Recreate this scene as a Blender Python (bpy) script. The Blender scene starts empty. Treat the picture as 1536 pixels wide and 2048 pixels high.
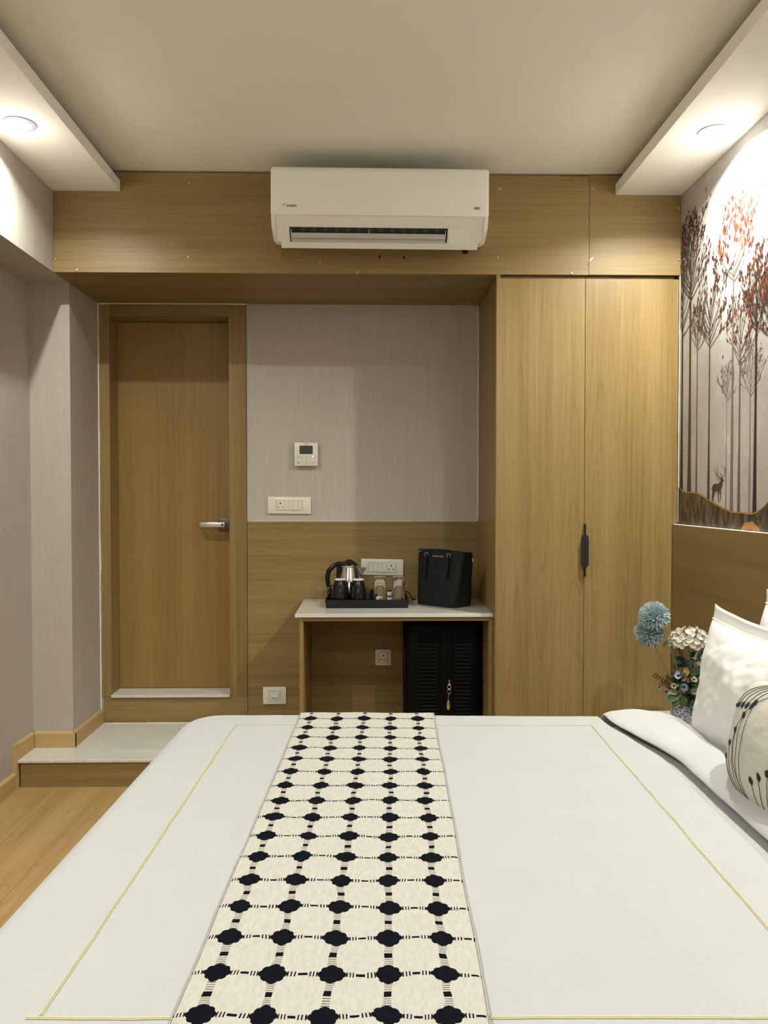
import bpy, bmesh, math, random
from mathutils import Vector, Matrix, noise
PI = math.pi
R = random.Random(7)
S = bpy.context.scene
COL = S.collection

# ------------------------------------------------------------ camera, world, exposure
CAM_H = 1.285
FPX = 1539.0
cd = bpy.data.cameras.new('camera')
cd.sensor_fit = 'HORIZONTAL'
cd.sensor_width = 36.0
cd.lens = 36.0 * FPX / 1536.0
cd.clip_start = 0.02
cam = bpy.data.objects.new('camera', cd)
COL.objects.link(cam)
cam.location = (0, 0, CAM_H)
cam.rotation_euler = (PI / 2 - math.atan(34 / FPX), 0, -math.atan(30 / FPX))
S.camera = cam

w = bpy.data.worlds.new('world')
w.use_nodes = True
w.node_tree.nodes['Background'].inputs[0].default_value = (1.0, 0.93, 0.82, 1)
w.node_tree.nodes['Background'].inputs[1].default_value = 0.25
S.world = w

S.view_settings.view_transform = 'Standard'
S.view_settings.look = 'None'
S.view_settings.gamma = 1.0
S.view_settings.use_curve_mapping = False
S.view_settings.exposure = 0.46

LAMP_W = [10.0, 20.0, 17.0, 17.0, 13.0, 13.0]   # watts of the recessed downlights
SOFFIT_GLOW_W = 0.36                                  # extra point light under each downlight, added to brighten the soffit
LAMP_COL = (0.98, 1.0, 0.92)
FILL_W = 9.0                                 # unseen fill globe added behind the camera
# (x, y) of the recessed downlights; the first two are in view, the others behind them in the same soffits
LAMPS = [(-1.233, 2.775), (1.245, 2.785), (-1.233, 1.25), (1.245, 1.25), (-1.233, -0.3), (1.245, -0.3)]

# ------------------------------------------------------------ room dimensions (metres)
XL, XR = -1.365, 1.37          # left beam face / right wall
XW = -1.550                    # recessed left wall
YF, YB, YR = 3.38, 3.93, -1.05 # bulkhead face, back wall, rear wall
ZC = 2.690                     # ceiling
ZB = 2.250                     # underside of bulkhead and beam
ZS, ZST = 2.598, 2.647         # soffit underside / top
STEP_Z, STEP_Y = 0.123, 3.373

# ------------------------------------------------------------ material helpers
def new_mat(name):
    m = bpy.data.materials.new(name)
    m.use_nodes = True
    return m, m.node_tree, m.node_tree.nodes['Principled BSDF']

def plain(name, col, rough=0.5, metal=0.0, bump=0.0, bscale=60.0, var=0.0, spec=0.5, coat=0.0, sheen=0.0):
    m, nt, b = new_mat(name)
    b.inputs['Base Color'].default_value = (*col, 1)
    b.inputs['Roughness'].default_value = rough
    b.inputs['Metallic'].default_value = metal
    b.inputs['Specular IOR Level'].default_value = spec
    b.inputs['Coat Weight'].default_value = coat
    b.inputs['Sheen Weight'].default_value = sheen
    tc = nt.nodes.new('ShaderNodeTexCoord')
    nz = nt.nodes.new('ShaderNodeTexNoise')
    nz.inputs['Scale'].default_value = bscale
    nz.inputs['Detail'].default_value = 3
    nt.links.new(tc.outputs['Object'], nz.inputs['Vector'])
    if var > 0:
        mx = nt.nodes.new('ShaderNodeMix'); mx.data_type = 'RGBA'
        mx.inputs[6].default_value = (*[c * (1 - var) for c in col], 1)
        mx.inputs[7].default_value = (*[min(1, c * (1 + var)) for c in col], 1)
        nt.links.new(nz.outputs['Fac'], mx.inputs[0])
        nt.links.new(mx.outputs[2], b.inputs['Base Color'])
    if bump > 0:
        bp = nt.nodes.new('ShaderNodeBump')
        bp.inputs['Strength'].default_value = bump
        bp.inputs['Distance'].default_value = 0.002
        nt.links.new(nz.outputs['Fac'], bp.inputs['Height'])
        nt.links.new(bp.outputs['Normal'], b.inputs['Normal'])
    return m

class NG:
    """tiny helper to write node maths"""
    def __init__(s, nt): s.nt = nt
    def m(s, op, a, b=None, c=None):
        n = s.nt.nodes.new('ShaderNodeMath'); n.operation = op
        for i, v in enumerate((a, b, c)):
            if v is None: continue
            if isinstance(v, (int, float)): n.inputs[i].default_value = v
            else: s.nt.links.new(v, n.inputs[i])
        return n.outputs[0]
    def noise(s, vec, scale, detail=2, rough=0.5, dist=0.0):
        n = s.nt.nodes.new('ShaderNodeTexNoise')
        n.inputs['Scale'].default_value = scale; n.inputs['Detail'].default_value = detail
        n.inputs['Roughness'].default_value = rough; n.inputs['Distortion'].default_value = dist
        s.nt.links.new(vec, n.inputs['Vector'])
        return n.outputs['Fac']
    def scale(s, vec, sc, add=None):
        n = s.nt.nodes.new('ShaderNodeVectorMath'); n.operation = 'MULTIPLY_ADD'
        s.nt.links.new(vec, n.inputs[0]); n.inputs[1].default_value = sc
        if add is not None: s.nt.links.new(add, n.inputs[2])
        return n.outputs[0]
    def mix(s, f, a, b):
        n = s.nt.nodes.new('ShaderNodeMix'); n.data_type = 'RGBA'
        for i, v in ((0, f), (6, a), (7, b)):
            if isinstance(v, (int, float)): n.inputs[i].default_value = v
            elif isinstance(v, tuple): n.inputs[i].default_value = (*v, 1)
            else: s.nt.links.new(v, n.inputs[i])
        return n.outputs[2]
    def ramp(s, f, lo, hi):
        n = s.nt.nodes.new('ShaderNodeMapRange'); n.clamp = True
        s.nt.links.new(f, n.inputs[0]); n.inputs[1].default_value = lo; n.inputs[2].default_value = hi
        return n.outputs[0]

def wood(name, axis, light, dark, rough=0.38, lines=0.30, bands=1.0):
    m, nt, b = new_mat(name)
    g = NG(nt)
    tc = nt.nodes.new('ShaderNodeTexCoord').outputs['Object']
    rnd = nt.nodes.new('ShaderNodeObjectInfo').outputs['Random']
    off = nt.nodes.new('ShaderNodeCombineXYZ')
    for i, k in enumerate((17.0, 31.0, 23.0)):
        nt.links.new(g.m('MULTIPLY', rnd, k), off.inputs[i])
    o = off.outputs[0]
    def v(across, along):
        sc = [across] * 3; sc[axis] = along
        return g.scale(tc, tuple(sc), o)
    broad = g.noise(v(7.0, 0.35), 1.0, 2, 0.5)
    mid = g.noise(v(55.0, 0.7), 1.0, 3, 0.6)
    fine = g.noise(v(260.0, 5.0), 1.0, 2, 0.6)
    cath = g.noise(v(4.6, 0.30), 1.0, 1, 0.4, 0.15)
    ring = g.m('ABSOLUTE', g.m('SINE', g.m('MULTIPLY', cath, 60.0)))
    ring = g.m('POWER', g.m('SUBTRACT', 1.0, ring), 9.0)
    msk = g.ramp(g.noise(v(2.5, 0.4), 1.0, 1), 0.42, 0.62)
    ring = g.m('MULTIPLY', ring, msk)
    f = g.m('ADD', g.m('MULTIPLY', g.ramp(broad, 0.3, 0.7), 0.45 * bands), g.m('MULTIPLY', g.ramp(mid, 0.3, 0.72), 0.35))
    f = g.m('ADD', f, g.m('MULTIPLY', g.ramp(fine, 0.35, 0.75), 0.34))
    f = g.m('ADD', f, g.m('MULTIPLY', ring, lines))
    n = nt.nodes.new('ShaderNodeClamp'); nt.links.new(f, n.inputs[0])
    nt.links.new(g.mix(n.outputs[0], light, dark), b.inputs['Base Color'])
    b.inputs['Roughness'].default_value = rough; b.inputs['Specular IOR Level'].default_value = 0.35
    bp = nt.nodes.new('ShaderNodeBump'); bp.inputs['Strength'].default_value = 0.12; bp.inputs['Distance'].default_value = 0.001
    nt.links.new(fine, bp.inputs['Height']); nt.links.new(bp.outputs['Normal'], b.inputs['Normal'])
    return m

OAK_L, OAK_D = (0.325, 0.224, 0.092), (0.175, 0.108, 0.031)
W_VERT = wood('oak_laminate_vertical', 2, OAK_L, OAK_D, 0.36)
W_HORZ = wood('oak_laminate_horizontal', 0, tuple(c * 0.98 for c in OAK_L), tuple(c * 0.98 for c in OAK_D), 0.46)
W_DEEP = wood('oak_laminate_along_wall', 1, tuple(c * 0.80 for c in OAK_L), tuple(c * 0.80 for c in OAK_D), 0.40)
W_DOOR = wood('oak_door_veneer', 2, (0.315, 0.195, 0.062), (0.205, 0.118, 0.030), 0.42)
W_FLOOR = wood('oak_floor_boards', 1, (0.46, 0.305, 0.128), (0.28, 0.162, 0.055), 0.42, lines=0.35)
W_PALE = wood('pale_oak_baseboard', 1, (0.52, 0.36, 0.17), (0.40, 0.26, 0.11), 0.42, lines=0.1, bands=0.5)
W_PALEX = wood('pale_oak_baseboard_across', 0, (0.52, 0.36, 0.17), (0.40, 0.26, 0.11), 0.42, lines=0.1, bands=0.5)

def wallpaper():
    m, nt, b = new_mat('mauve_fabric_wallpaper')
    g = NG(nt)
    tc = nt.nodes.new('ShaderNodeTexCoord').outputs['Object']
    a = g.noise(g.scale(tc, (420, 420, 9)), 1.0, 2, 0.6)
    c = g.noise(g.scale(tc, (70, 70, 2.5)), 1.0, 2, 0.6)
    f = g.m('ADD', g.m('MULTIPLY', g.ramp(a, 0.3, 0.7), 0.6), g.m('MULTIPLY', g.ramp(c, 0.3, 0.7), 0.4))
    nt.links.new(g.mix(f, (0.475, 0.432, 0.380), (0.395, 0.350, 0.304)), b.inputs['Base Color'])
    b.inputs['Roughness'].default_value = 0.55
    b.inputs['Specular IOR Level'].default_value = 0.3
    bp = nt.nodes.new('ShaderNodeBump'); bp.inputs['Strength'].default_value = 0.25; bp.inputs['Distance'].default_value = 0.001
    nt.links.new(f, bp.inputs['Height']); nt.links.new(bp.outputs['Normal'], b.inputs['Normal'])
    return m
PAPER = wallpaper()

def mural_mat():
    m, nt, b = new_mat('mural_wallpaper_mist')
    g = NG(nt)
    tc = nt.nodes.new('ShaderNodeTexCoord').outputs['Object']
    big = g.noise(tc, 2.2, 3, 0.55)
    blob = g.noise(g.scale(tc, (1, 26, 11)), 1.0, 2, 0.6, 0.5)
    mott = g.noise(tc, 45, 4, 0.6)
    spots = g.m('MULTIPLY', g.ramp(blob, 0.60, 0.66), g.ramp(big, 0.44, 0.60))
    base = g.mix(g.ramp(big, 0.35, 0.65), (0.37, 0.345, 0.32), (0.52, 0.50, 0.475))
    base = g.mix(g.m('MULTIPLY', g.ramp(mott, 0.35, 0.7), 0.35), base, (0.58, 0.545, 0.50))
    col = g.mix(g.m('MULTIPLY', spots, 0.6), base, (0.70, 0.66, 0.60))
    nt.links.new(col, b.inputs['Base Color'])
    b.inputs['Roughness'].default_value = 0.5
    bp = nt.nodes.new('ShaderNodeBump'); bp.inputs['Strength'].default_value = 0.15; bp.inputs['Distance'].default_value = 0.001
    nt.links.new(g.noise(tc, 500, 2), bp.inputs['Height']); nt.links.new(bp.outputs['Normal'], b.inputs['Normal'])
    return m
MURAL = mural_mat()

CEIL = plain('ceiling_paint', (0.86, 0.84, 0.75), 0.8, bump=0.05, bscale=300)
SOFF = plain('soffit_paint', (0.90, 0.89, 0.84), 0.7, bump=0.08, bscale=220)
MARBLE = plain('white_engineered_stone', (0.62, 0.60, 0.54), 0.10, var=0.06, bscale=6, coat=0.3)
MARBLE_E = plain('raw_stone_edge', (0.60, 0.55, 0.50), 0.6, var=0.25, bscale=40)
CAULK = plain('white_caulk', (0.75, 0.72, 0.66), 0.8, bump=0.6, bscale=200)
ACW = plain('ac_white_plastic', (0.86, 0.86, 0.81), 0.35, var=0.03, bscale=3)
ACW2 = plain('ac_lower_plastic', (0.81, 0.81, 0.75), 0.4)
ACV = plain('ac_louver_plastic', (0.50, 0.48, 0.46), 0.35)
DARK = plain('dark_recess', (0.010, 0.010, 0.010), 0.6)
DGREY = plain('dark_grey_plastic', (0.035, 0.035, 0.035), 0.5)
PLATE = plain('ivory_switch_plastic', (0.70, 0.67, 0.58), 0.25)
PLATE2 = plain('ivory_rocker_plastic', (0.64, 0.61, 0.52), 0.3)
BLACKG = plain('glossy_black_ceramic', (0.006, 0.006, 0.006), 0.08)
BLACKP = plain('black_plastic', (0.006, 0.006, 0.006), 0.3, spec=0.3)
BLACKM = plain('matt_black_metal', (0.006, 0.006, 0.006), 0.5)
STEEL = plain('polished_steel', (0.62, 0.60, 0.57), 0.10, 1.0)
SATIN = plain('satin_steel', (0.70, 0.69, 0.66), 0.28, 1.0)
DSTEEL = plain('dark_satin_rosette', (0.14, 0.12, 0.105), 0.4, 1.0)
GOLD = plain('pale_gold_metal', (0.75, 0.62, 0.45), 0.3, 1.0)
LEATHER = plain('black_grained_leather', (0.005, 0.007, 0.008), 0.6, bump=0.5, bscale=500, spec=0.25)
NYLON = plain('black_shell', (0.004, 0.004, 0.0045), 0.5, bump=0.1, bscale=300, spec=0.1)
TXT = plain('grey_print', (0.16, 0.15, 0.14), 0.5)
SCREEN = plain('lcd_screen', (0.035, 0.042, 0.03), 0.2)
RIMW = plain('unglazed_white_rim', (0.8, 0.78, 0.74), 0.3)
PAPERW = plain('sachet_paper', (0.75, 0.75, 0.75), 0.5)
PAPERB = plain('sachet_blue_print', (0.03, 0.06, 0.25), 0.5)

def cloth(name, col, weave=0.25, var=0.03, rough=0.85):
    m, nt, b = new_mat(name)
    g = NG(nt)
    tc = nt.nodes.new('ShaderNodeTexCoord').outputs['Object']
    n1 = g.noise(tc, 900, 1); n2 = g.noise(tc, 9, 3)
    nt.links.new(g.mix(n2, tuple(c * (1 - var) for c in col), tuple(min(1, c * (1 + var)) for c in col)), b.inputs['Base Color'])
    b.inputs['Roughness'].default_value = rough
    b.inputs['Specular IOR Level'].default_value = 0.2
    b.inputs['Sheen Weight'].default_value = 0.08
    bp = nt.nodes.new('ShaderNodeBump'); bp.inputs['Strength'].default_value = weave; bp.inputs['Distance'].default_value = 0.0006
    nt.links.new(n1, bp.inputs['Height']); nt.links.new(bp.outputs['Normal'], b.inputs['Normal'])
    return m
LINEN = cloth('white_percale', (0.388, 0.386, 0.382))
LINEN2 = cloth('white_pillow_cotton', (0.70, 0.695, 0.685), 0.3)
MATT = cloth('mattress_fabric', (0.36, 0.355, 0.345))
PIPING = plain('yellow_cord', (0.58, 0.53, 0.31), 0.6, bump=0.4, bscale=900)
BLACKTH = plain('black_embroidery_thread', (0.008, 0.008, 0.010), 0.8, bump=0.5, bscale=1500)

def canvas_mat():
    m, nt, b = new_mat('natural_cotton_canvas')
    g = NG(nt)
    tc = nt.nodes.new('ShaderNodeTexCoord').outputs['Object']
    a = g.noise(g.scale(tc, (900, 60, 60)), 1.0, 2); c = g.noise(g.scale(tc, (60, 900, 900)), 1.0, 2)
    f = g.m('MULTIPLY', g.m('ADD', a, c), 0.5)
    nt.links.new(g.mix(g.ramp(f, 0.35, 0.65), (0.44, 0.41, 0.35), (0.55, 0.52, 0.45)), b.inputs['Base Color'])
    b.inputs['Roughness'].default_value = 0.9; b.inputs['Specular IOR Level'].default_value = 0.15
    bp = nt.nodes.new('ShaderNodeBump'); bp.inputs['Strength'].default_value = 0.5; bp.inputs['Distance'].default_value = 0.001
    nt.links.new(f, bp.inputs['Height']); nt.links.new(bp.outputs['Normal'], b.inputs['Normal'])
    return m
CANVAS = canvas_mat()

def runner_mat():
    """black woven motifs on ecru cotton; UV is in metres across / along the runner"""
    m, nt, b = new_mat('ecru_cotton_with_black_woven_motifs')
    g = NG(nt)
    uv = nt.nodes.new('ShaderNodeTexCoord').outputs['UV']
    sep = nt.nodes.new('ShaderNodeSeparateXYZ'); nt.links.new(uv, sep.inputs[0])
    wn = nt.nodes.new('ShaderNodeTexNoise'); wn.inputs['Scale'].default_value = 16; wn.inputs['Detail'].default_value = 1
    nt.links.new(uv, wn.inputs['Vector'])
    ws = nt.nodes.new('ShaderNodeSeparateColor'); nt.links.new(wn.outputs['Color'], ws.inputs[0])
    fn = nt.nodes.new('ShaderNodeTexNoise'); fn.inputs['Scale'].default_value = 700; fn.inputs['Detail'].default_value = 1
    nt.links.new(uv, fn.inputs['Vector'])
    fs = nt.nodes.new('ShaderNodeSeparateColor'); nt.links.new(fn.outputs['Color'], fs.inputs[0])
    def warp(x, wv, fv):
        x = g.m('ADD', x, g.m('MULTIPLY', g.m('SUBTRACT', wv, 0.5), 0.015))
        return g.m('ADD', x, g.m('MULTIPLY', g.m('SUBTRACT', fv, 0.5), 0.0009))
    u = warp(sep.outputs[0], ws.outputs[0], fs.outputs[0]); v = warp(sep.outputs[1], ws.outputs[1], fs.outputs[1])
    PX, PY = 0.0815, 0.0889
    def cell(x, per, o):
        t = g.m('DIVIDE', g.m('SUBTRACT', x, o), per)
        return g.m('ABSOLUTE', g.m('MULTIPLY', g.m('SUBTRACT', g.m('FRACT', g.m('ADD', t, 0.5)), 0.5), per))
    fx = cell(u, PX, 0.037); fy = cell(v, PY, 0.0086)
    def ell(rx, ry, cx=0.0, cy=0.0):
        a = g.m('DIVIDE', g.m('SUBTRACT', fx, cx), rx) if cx else g.m('DIVIDE', fx, rx)
        c = g.m('DIVIDE', g.m('SUBTRACT', fy, cy), ry) if cy else g.m('DIVIDE', fy, ry)
        s = g.m('ADD', g.m('MULTIPLY', a, a), g.m('MULTIPLY', c, c))
        return g.m('LESS_THAN', s, 1.0)
    def between(x, lo, hi):
        return g.m('MULTIPLY', g.m('GREATER_THAN', x, lo), g.m('LESS_THAN', x, hi))
    blob = ell(0.0165, 0.0148)
    for e in (ell(0.0086, 0.0074, 0.0120, 0.0), ell(0.0070, 0.0078, 0.0092, 0.0078), ell(0.0080, 0.0062, 0.0, 0.0145)):
        blob = g.m('MAXIMUM', blob, e)
    # ladder between blobs, along the runner
    gy = g.m('SUBTRACT', PY / 2, fy)
    wid = g.m('ADD', 0.0055, g.m('MULTIPLY', g.m('MAXIMUM', g.m('SUBTRACT', gy, 0.012), 0.0), 0.10))
    inw = g.m('LESS_THAN', fx, wid)
    solid = g.m('LESS_THAN', gy, 0.0058)
    st = g.m('LESS_THAN', g.m('FRACT', g.m('DIVIDE', gy, 0.0045)), 0.27)
    stripes = g.m('MULTIPLY', st, between(gy, 0.0080, 0.0260))
    lad = g.m('MULTIPLY', inw, g.m('MAXIMUM', solid, stripes))
    # bars and dash across the runner
    gx = g.m('SUBTRACT', PX / 2, fx)
    dash = g.m('MULTIPLY', g.m('LESS_THAN', gx, 0.0060), g.m('LESS_THAN', fy, 0.0025))
    bs = g.m('LESS_THAN', g.m('FRACT', g.m('DIVIDE', g.m('SUBTRACT', gx, 0.0088), 0.0047)), 0.44)
    bars = g.m('MULTIPLY', g.m('MULTIPLY', bs, between(gx, 0.0088, 0.0210)), g.m('LESS_THAN', fy, 0.0050))
    k = g.m('MAXIMUM', g.m('MAXIMUM', blob, lad), g.m('MAXIMUM', dash, bars))
    a = g.noise(g.scale(uv, (900, 70, 1)), 1.0, 2); c = g.noise(g.scale(uv, (120, 40, 1)), 1.0, 2)
    f = g.m('ADD', g.m('MULTIPLY', a, 0.6), g.m('MULTIPLY', c, 0.4))
    base = g.mix(g.ramp(f, 0.35, 0.65), (0.385, 0.358, 0.312), (0.465, 0.445, 0.405))
    nt.links.new(g.mix(k, base, (0.003, 0.0035, 0.006)), b.inputs['Base Color'])
    b.inputs['Roughness'].default_value = 0.9; b.inputs['Specular IOR Level'].default_value = 0.06
    bp = nt.nodes.new('ShaderNodeBump'); bp.inputs['Strength'].default_value = 0.4; bp.inputs['Distance'].default_value = 0.001
    nt.links.new(g.m('ADD', f, g.m('MULTIPLY', k, 0.8)), bp.inputs['Height']); nt.links.new(bp.outputs['Normal'], b.inputs['Normal'])
    return m
RUNNER = runner_mat()

def glass_mat():
    m, nt, b = new_mat('clear_glass')
    b.inputs['Base Color'].default_value = (0.97, 0.97, 0.95, 1)
    b.inputs['Roughness'].default_value = 0.02
    b.inputs['Transmission Weight'].default_value = 1.0
    b.inputs['IOR'].default_value = 1.45
    return m
GLASS = glass_mat()

def emit(name, col, s):
    m, nt, b = new_mat(name)
    b.inputs['Base Color'].default_value = (*col, 1)
    b.inputs['Emission Color'].default_value = (*col, 1)
    b.inputs['Emission Strength'].default_value = s
    return m

# ------------------------------------------------------------ mesh helpers
def B(): return bmesh.new()

def box(bm, x0, x1, y0, y1, z0, z1, bev=0.0, seg=2, mi=0, M=None):
    xs = (min(x0, x1), max(x0, x1)); ys = (min(y0, y1), max(y0, y1)); zs = (min(z0, z1), max(z0, z1))
    v = [bm.verts.new((xs[i], ys[j], zs[k])) for i in (0, 1) for j in (0, 1) for k in (0, 1)]
    f = [bm.faces.new([v[i] for i in q]) for q in ((0, 1, 3, 2), (4, 6, 7, 5), (0, 4, 5, 1), (2, 3, 7, 6), (0, 2, 6, 4), (1, 5, 7, 3))]
    for q in f: q.material_index = mi
    allv = set(v)
    if bev > 0:
        r = bmesh.ops.bevel(bm, geom=list({e for q in f for e in q.edges}), offset=bev, segments=seg, affect='EDGES', profile=0.5)
        allv = {x for q in r['faces'] for x in q.verts} | {x for x in v if x.is_valid}
    if M is not None:
        bmesh.ops.transform(bm, matrix=M, verts=list(allv))
    return allv

def prism(bm, pts, axis, a, b, mi=0):
    """extrude a 2D polygon along axis (0,1,2) from a to b"""
    def p(q, t):
        if axis == 0: return (t, q[0], q[1])
        if axis == 1: return (q[0], t, q[1])
        return (q[0], q[1], t)
    A = [bm.verts.new(p(q, a)) for q in pts]; C = [bm.verts.new(p(q, b)) for q in pts]
    n = len(pts)
    fs = [bm.faces.new(A), bm.faces.new(C[::-1])]
    for i in range(n): fs.append(bm.faces.new((A[i], C[i], C[(i + 1) % n], A[(i + 1) % n])))
    for f in fs: f.material_index = mi
    return A + C

def lathe(bm, prof, n=32, c=(0, 0, 0), M=None, mi=0):
    rings = []; vs = []
    for r, z in prof:
        if r < 1e-6:
            rr = [bm.verts.new((c[0], c[1], c[2] + z))]
        else:
            rr = [bm.verts.new((c[0] + r * math.cos(2 * PI * i / n), c[1] + r * math.sin(2 * PI * i / n), c[2] + z)) for i in range(n)]
        rings.append(rr); vs += rr
    for a, b in zip(rings, rings[1:]):
        for i in range(n):
            j = (i + 1) % n
            q = [a[i % len(a)], a[j % len(a)], b[j % len(b)], b[i % len(b)]]
            q2 = []
            for x in q:
                if x not in q2: q2.append(x)
            if len(q2) > 2:
                try: bm.faces.new(q2).material_index = mi
                except ValueError: pass
    if M is not None: bmesh.ops.transform(bm, matrix=M, verts=vs)
    return vs

def tube(bm, pts, r, n=8, closed=False, mi=0, flat=None):
    """sweep a circle (or an ellipse r x r*flat) along points"""
    pts = [Vector(p) for p in pts]
    N = len(pts); rs = r if isinstance(r, (list, tuple)) else [r] * N
    rings = []; up = None
    for i, p in enumerate(pts):
        if closed: d = pts[(i + 1) % N] - pts[i - 1]
        else: d = pts[min(i + 1, N - 1)] - pts[max(i - 1, 0)]
        d.normalize()
        if up is None:
            up = Vector((0, 0, 1)) if abs(d.z) < 0.9 else Vector((1, 0, 0))
        s = d.cross(up)
        if s.length < 1e-5: s = d.cross(Vector((0, 1, 0)))
        s.normalize(); up = s.cross(d).normalized()
        k = flat if flat else 1.0
        rings.append([bm.verts.new(p + s * math.cos(2 * PI * j / n) * rs[i] + up * math.sin(2 * PI * j / n) * rs[i] * k) for j in range(n)])
    for i in range(N if closed else N - 1):
        a, b = rings[i], rings[(i + 1) % N]
        for j in range(n):
            bm.faces.new((a[j], a[(j + 1) % n], b[(j + 1) % n], b[j])).material_index = mi
    if not closed:
        bm.faces.new(rings[0][::-1]).material_index = mi; bm.faces.new(rings[-1]).material_index = mi

def sphere(bm, c, r, sub=2, sc=(1, 1, 1), mi=0):
    res = bmesh.ops.create_icosphere(bm, subdivisions=sub, radius=1.0)
    for v in res['verts']:
        v.co = Vector((v.co.x * r * sc[0], v.co.y * r * sc[1], v.co.z * r * sc[2])) + Vector(c)
    for f in {f for v in res['verts'] for f in v.link_faces}: f.material_index = mi

def cyl(bm, p0, p1, r0, r1=None, n=16, mi=0):
    tube(bm, [p0, p1], [r0, r0 if r1 is None else r1], n, mi=mi)

def grid(bm, fn, nu, nv, uvf=None, mi=0):
    vs = [[bm.verts.new(fn(i / nu, j / nv)) for j in range(nv + 1)] for i in range(nu + 1)]
    lay = bm.loops.layers.uv.verify() if uvf else None
    for i in range(nu):
        for j in range(nv):
            f = bm.faces.new((vs[i][j], vs[i + 1][j], vs[i + 1][j + 1], vs[i][j + 1]))
            f.material_index = mi
            if uvf:
                for l, (a, c) in zip(f.loops, ((i, j), (i + 1, j), (i + 1, j + 1), (i, j + 1))): l[lay].uv = uvf(a / nu, c / nv)
    return vs

def obj(name, bm, mats, parent=None, smooth=False, label=None, world=True, keepnormals=False):
    """link bm as one mesh object. world=True: vertices are in world space and get moved into the parent's space"""
    if parent is not None and world:
        bm.transform(world_of(parent).inverted())
    if not keepnormals:
        bmesh.ops.recalc_face_normals(bm, faces=bm.faces[:])
    me = bpy.data.meshes.new(name)
    bm.to_mesh(me); bm.free()
    for m in (mats if isinstance(mats, (list, tuple)) else [mats]): me.materials.append(m)
    if smooth:
        me.polygons.foreach_set('use_smooth', [True] * len(me.polygons))
        if smooth != 'all':
            try: me.set_sharp_from_angle(angle=math.radians(38))
            except Exception: pass
    o = bpy.data.objects.new(name, me)
    COL.objects.link(o)
    if parent is not None: o.parent = parent
    if label: o['label'] = label
    return o

def world_of(o):
    m = Matrix.LocRotScale(o.location, o.rotation_euler, o.scale)
    return (world_of(o.parent) @ m) if o.parent else m

def thing(name, label, cat, loc=(0, 0, 0), rotz=0.0, group=None):
    o = bpy.data.objects.new(name, None); COL.objects.link(o)
    o.location = loc; o.rotation_euler = (0, 0, rotz)
    o.empty_display_size = 0.05
    o['label'] = label; o['category'] = cat
    if group: o['group'] = group
    return o

def tag(o, label, cat, group=None):
    o['label'] = label; o['category'] = cat
    if group: o['group'] = group
    return o

def struct(name, bm, mats, label=None, smooth=False):
    o = obj(name, bm, mats, smooth=smooth); o['kind'] = 'structure'
    if label: o['label'] = label
    return o

def sroot(name, label=None):
    o = bpy.data.objects.new(name, None); COL.objects.link(o); o['kind'] = 'structure'
    if label: o['label'] = label
    return o

def text_bm(s, size, shear=0.0, extrude=0.0002, width=1.0, offset=0.0):
    cu = bpy.data.curves.new('t', 'FONT'); cu.body = s; cu.size = size; cu.extrude = extrude; cu.shear = shear
    cu.align_x = 'CENTER'; cu.align_y = 'CENTER'; cu.resolution_u = 2; cu.offset = offset
    o = bpy.data.objects.new('t', cu); COL.objects.link(o)
    bpy.context.view_layer.update()
    me = bpy.data.meshes.new_from_object(o.evaluated_get(bpy.context.evaluated_depsgraph_get()))
    bm = B(); bm.from_mesh(me)
    bpy.data.objects.remove(o); bpy.data.curves.remove(cu); bpy.data.meshes.remove(me)
    bmesh.ops.scale(bm, vec=(width, 1, 1), verts=bm.verts[:])
    return bm
def text_on_wall(s, size, loc, name, mat, parent, **k):
    """text facing -y (towards the camera side)"""
    bm = text_bm(s, size, **k)
    bm.transform(Matrix.Translation(loc) @ Matrix.Rotation(PI / 2, 4, 'X'))
    return obj(name, bm, mat, parent)

def nz(x, y, z=0.0, s=1.0): return noise.noise(Vector((x * s, y * s, z)))
def smooth01(t): t = max(0.0, min(1.0, t)); return t * t * (3 - 2 * t)

# ============================================================ STRUCTURE
T = 0.10
# floor: screed slab with oak boards on it
bm = B(); box(bm, XW - T, XR + T, YR - T, STEP_Y + 0.6, -0.12, -0.012)
floor = struct('floor', bm, DGREY, 'oak laminate floor of long boards')
pw, pl = 0.192, 1.29
meshes = {}
nx = int((XR - XW) / pw) + 1
for i in range(nx):
    x0 = XW + i * pw; x1 = min(x0 + pw, XR)
    y = YR - R.random() * pl
    while y < YB:
        y0, y1 = max(y, YR), min(y + pl, YB); y += pl
        if y1 - y0 < 0.05: continue
        key = (round(x1 - x0, 3), round(y1 - y0, 3))
        if key not in meshes:
            b_ = B(); box(b_, 0.0002, key[0] - 0.0002, 0.0002, key[1] - 0.0002, -0.012, 0.0, 0.0005, 1)
            o = obj('plank', b_, W_FLOOR, floor, world=False); meshes[key] = o.data
        else:
            o = bpy.data.objects.new('plank', meshes[key]); COL.objects.link(o); o.parent = floor
        o.location = (x0, y0, 0)

bm = B(); box(bm, XW - T, XR + T, YR - T, YB + T, ZC, ZC + T)
struct('ceiling', bm, CEIL, 'flat warm beige ceiling')

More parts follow.
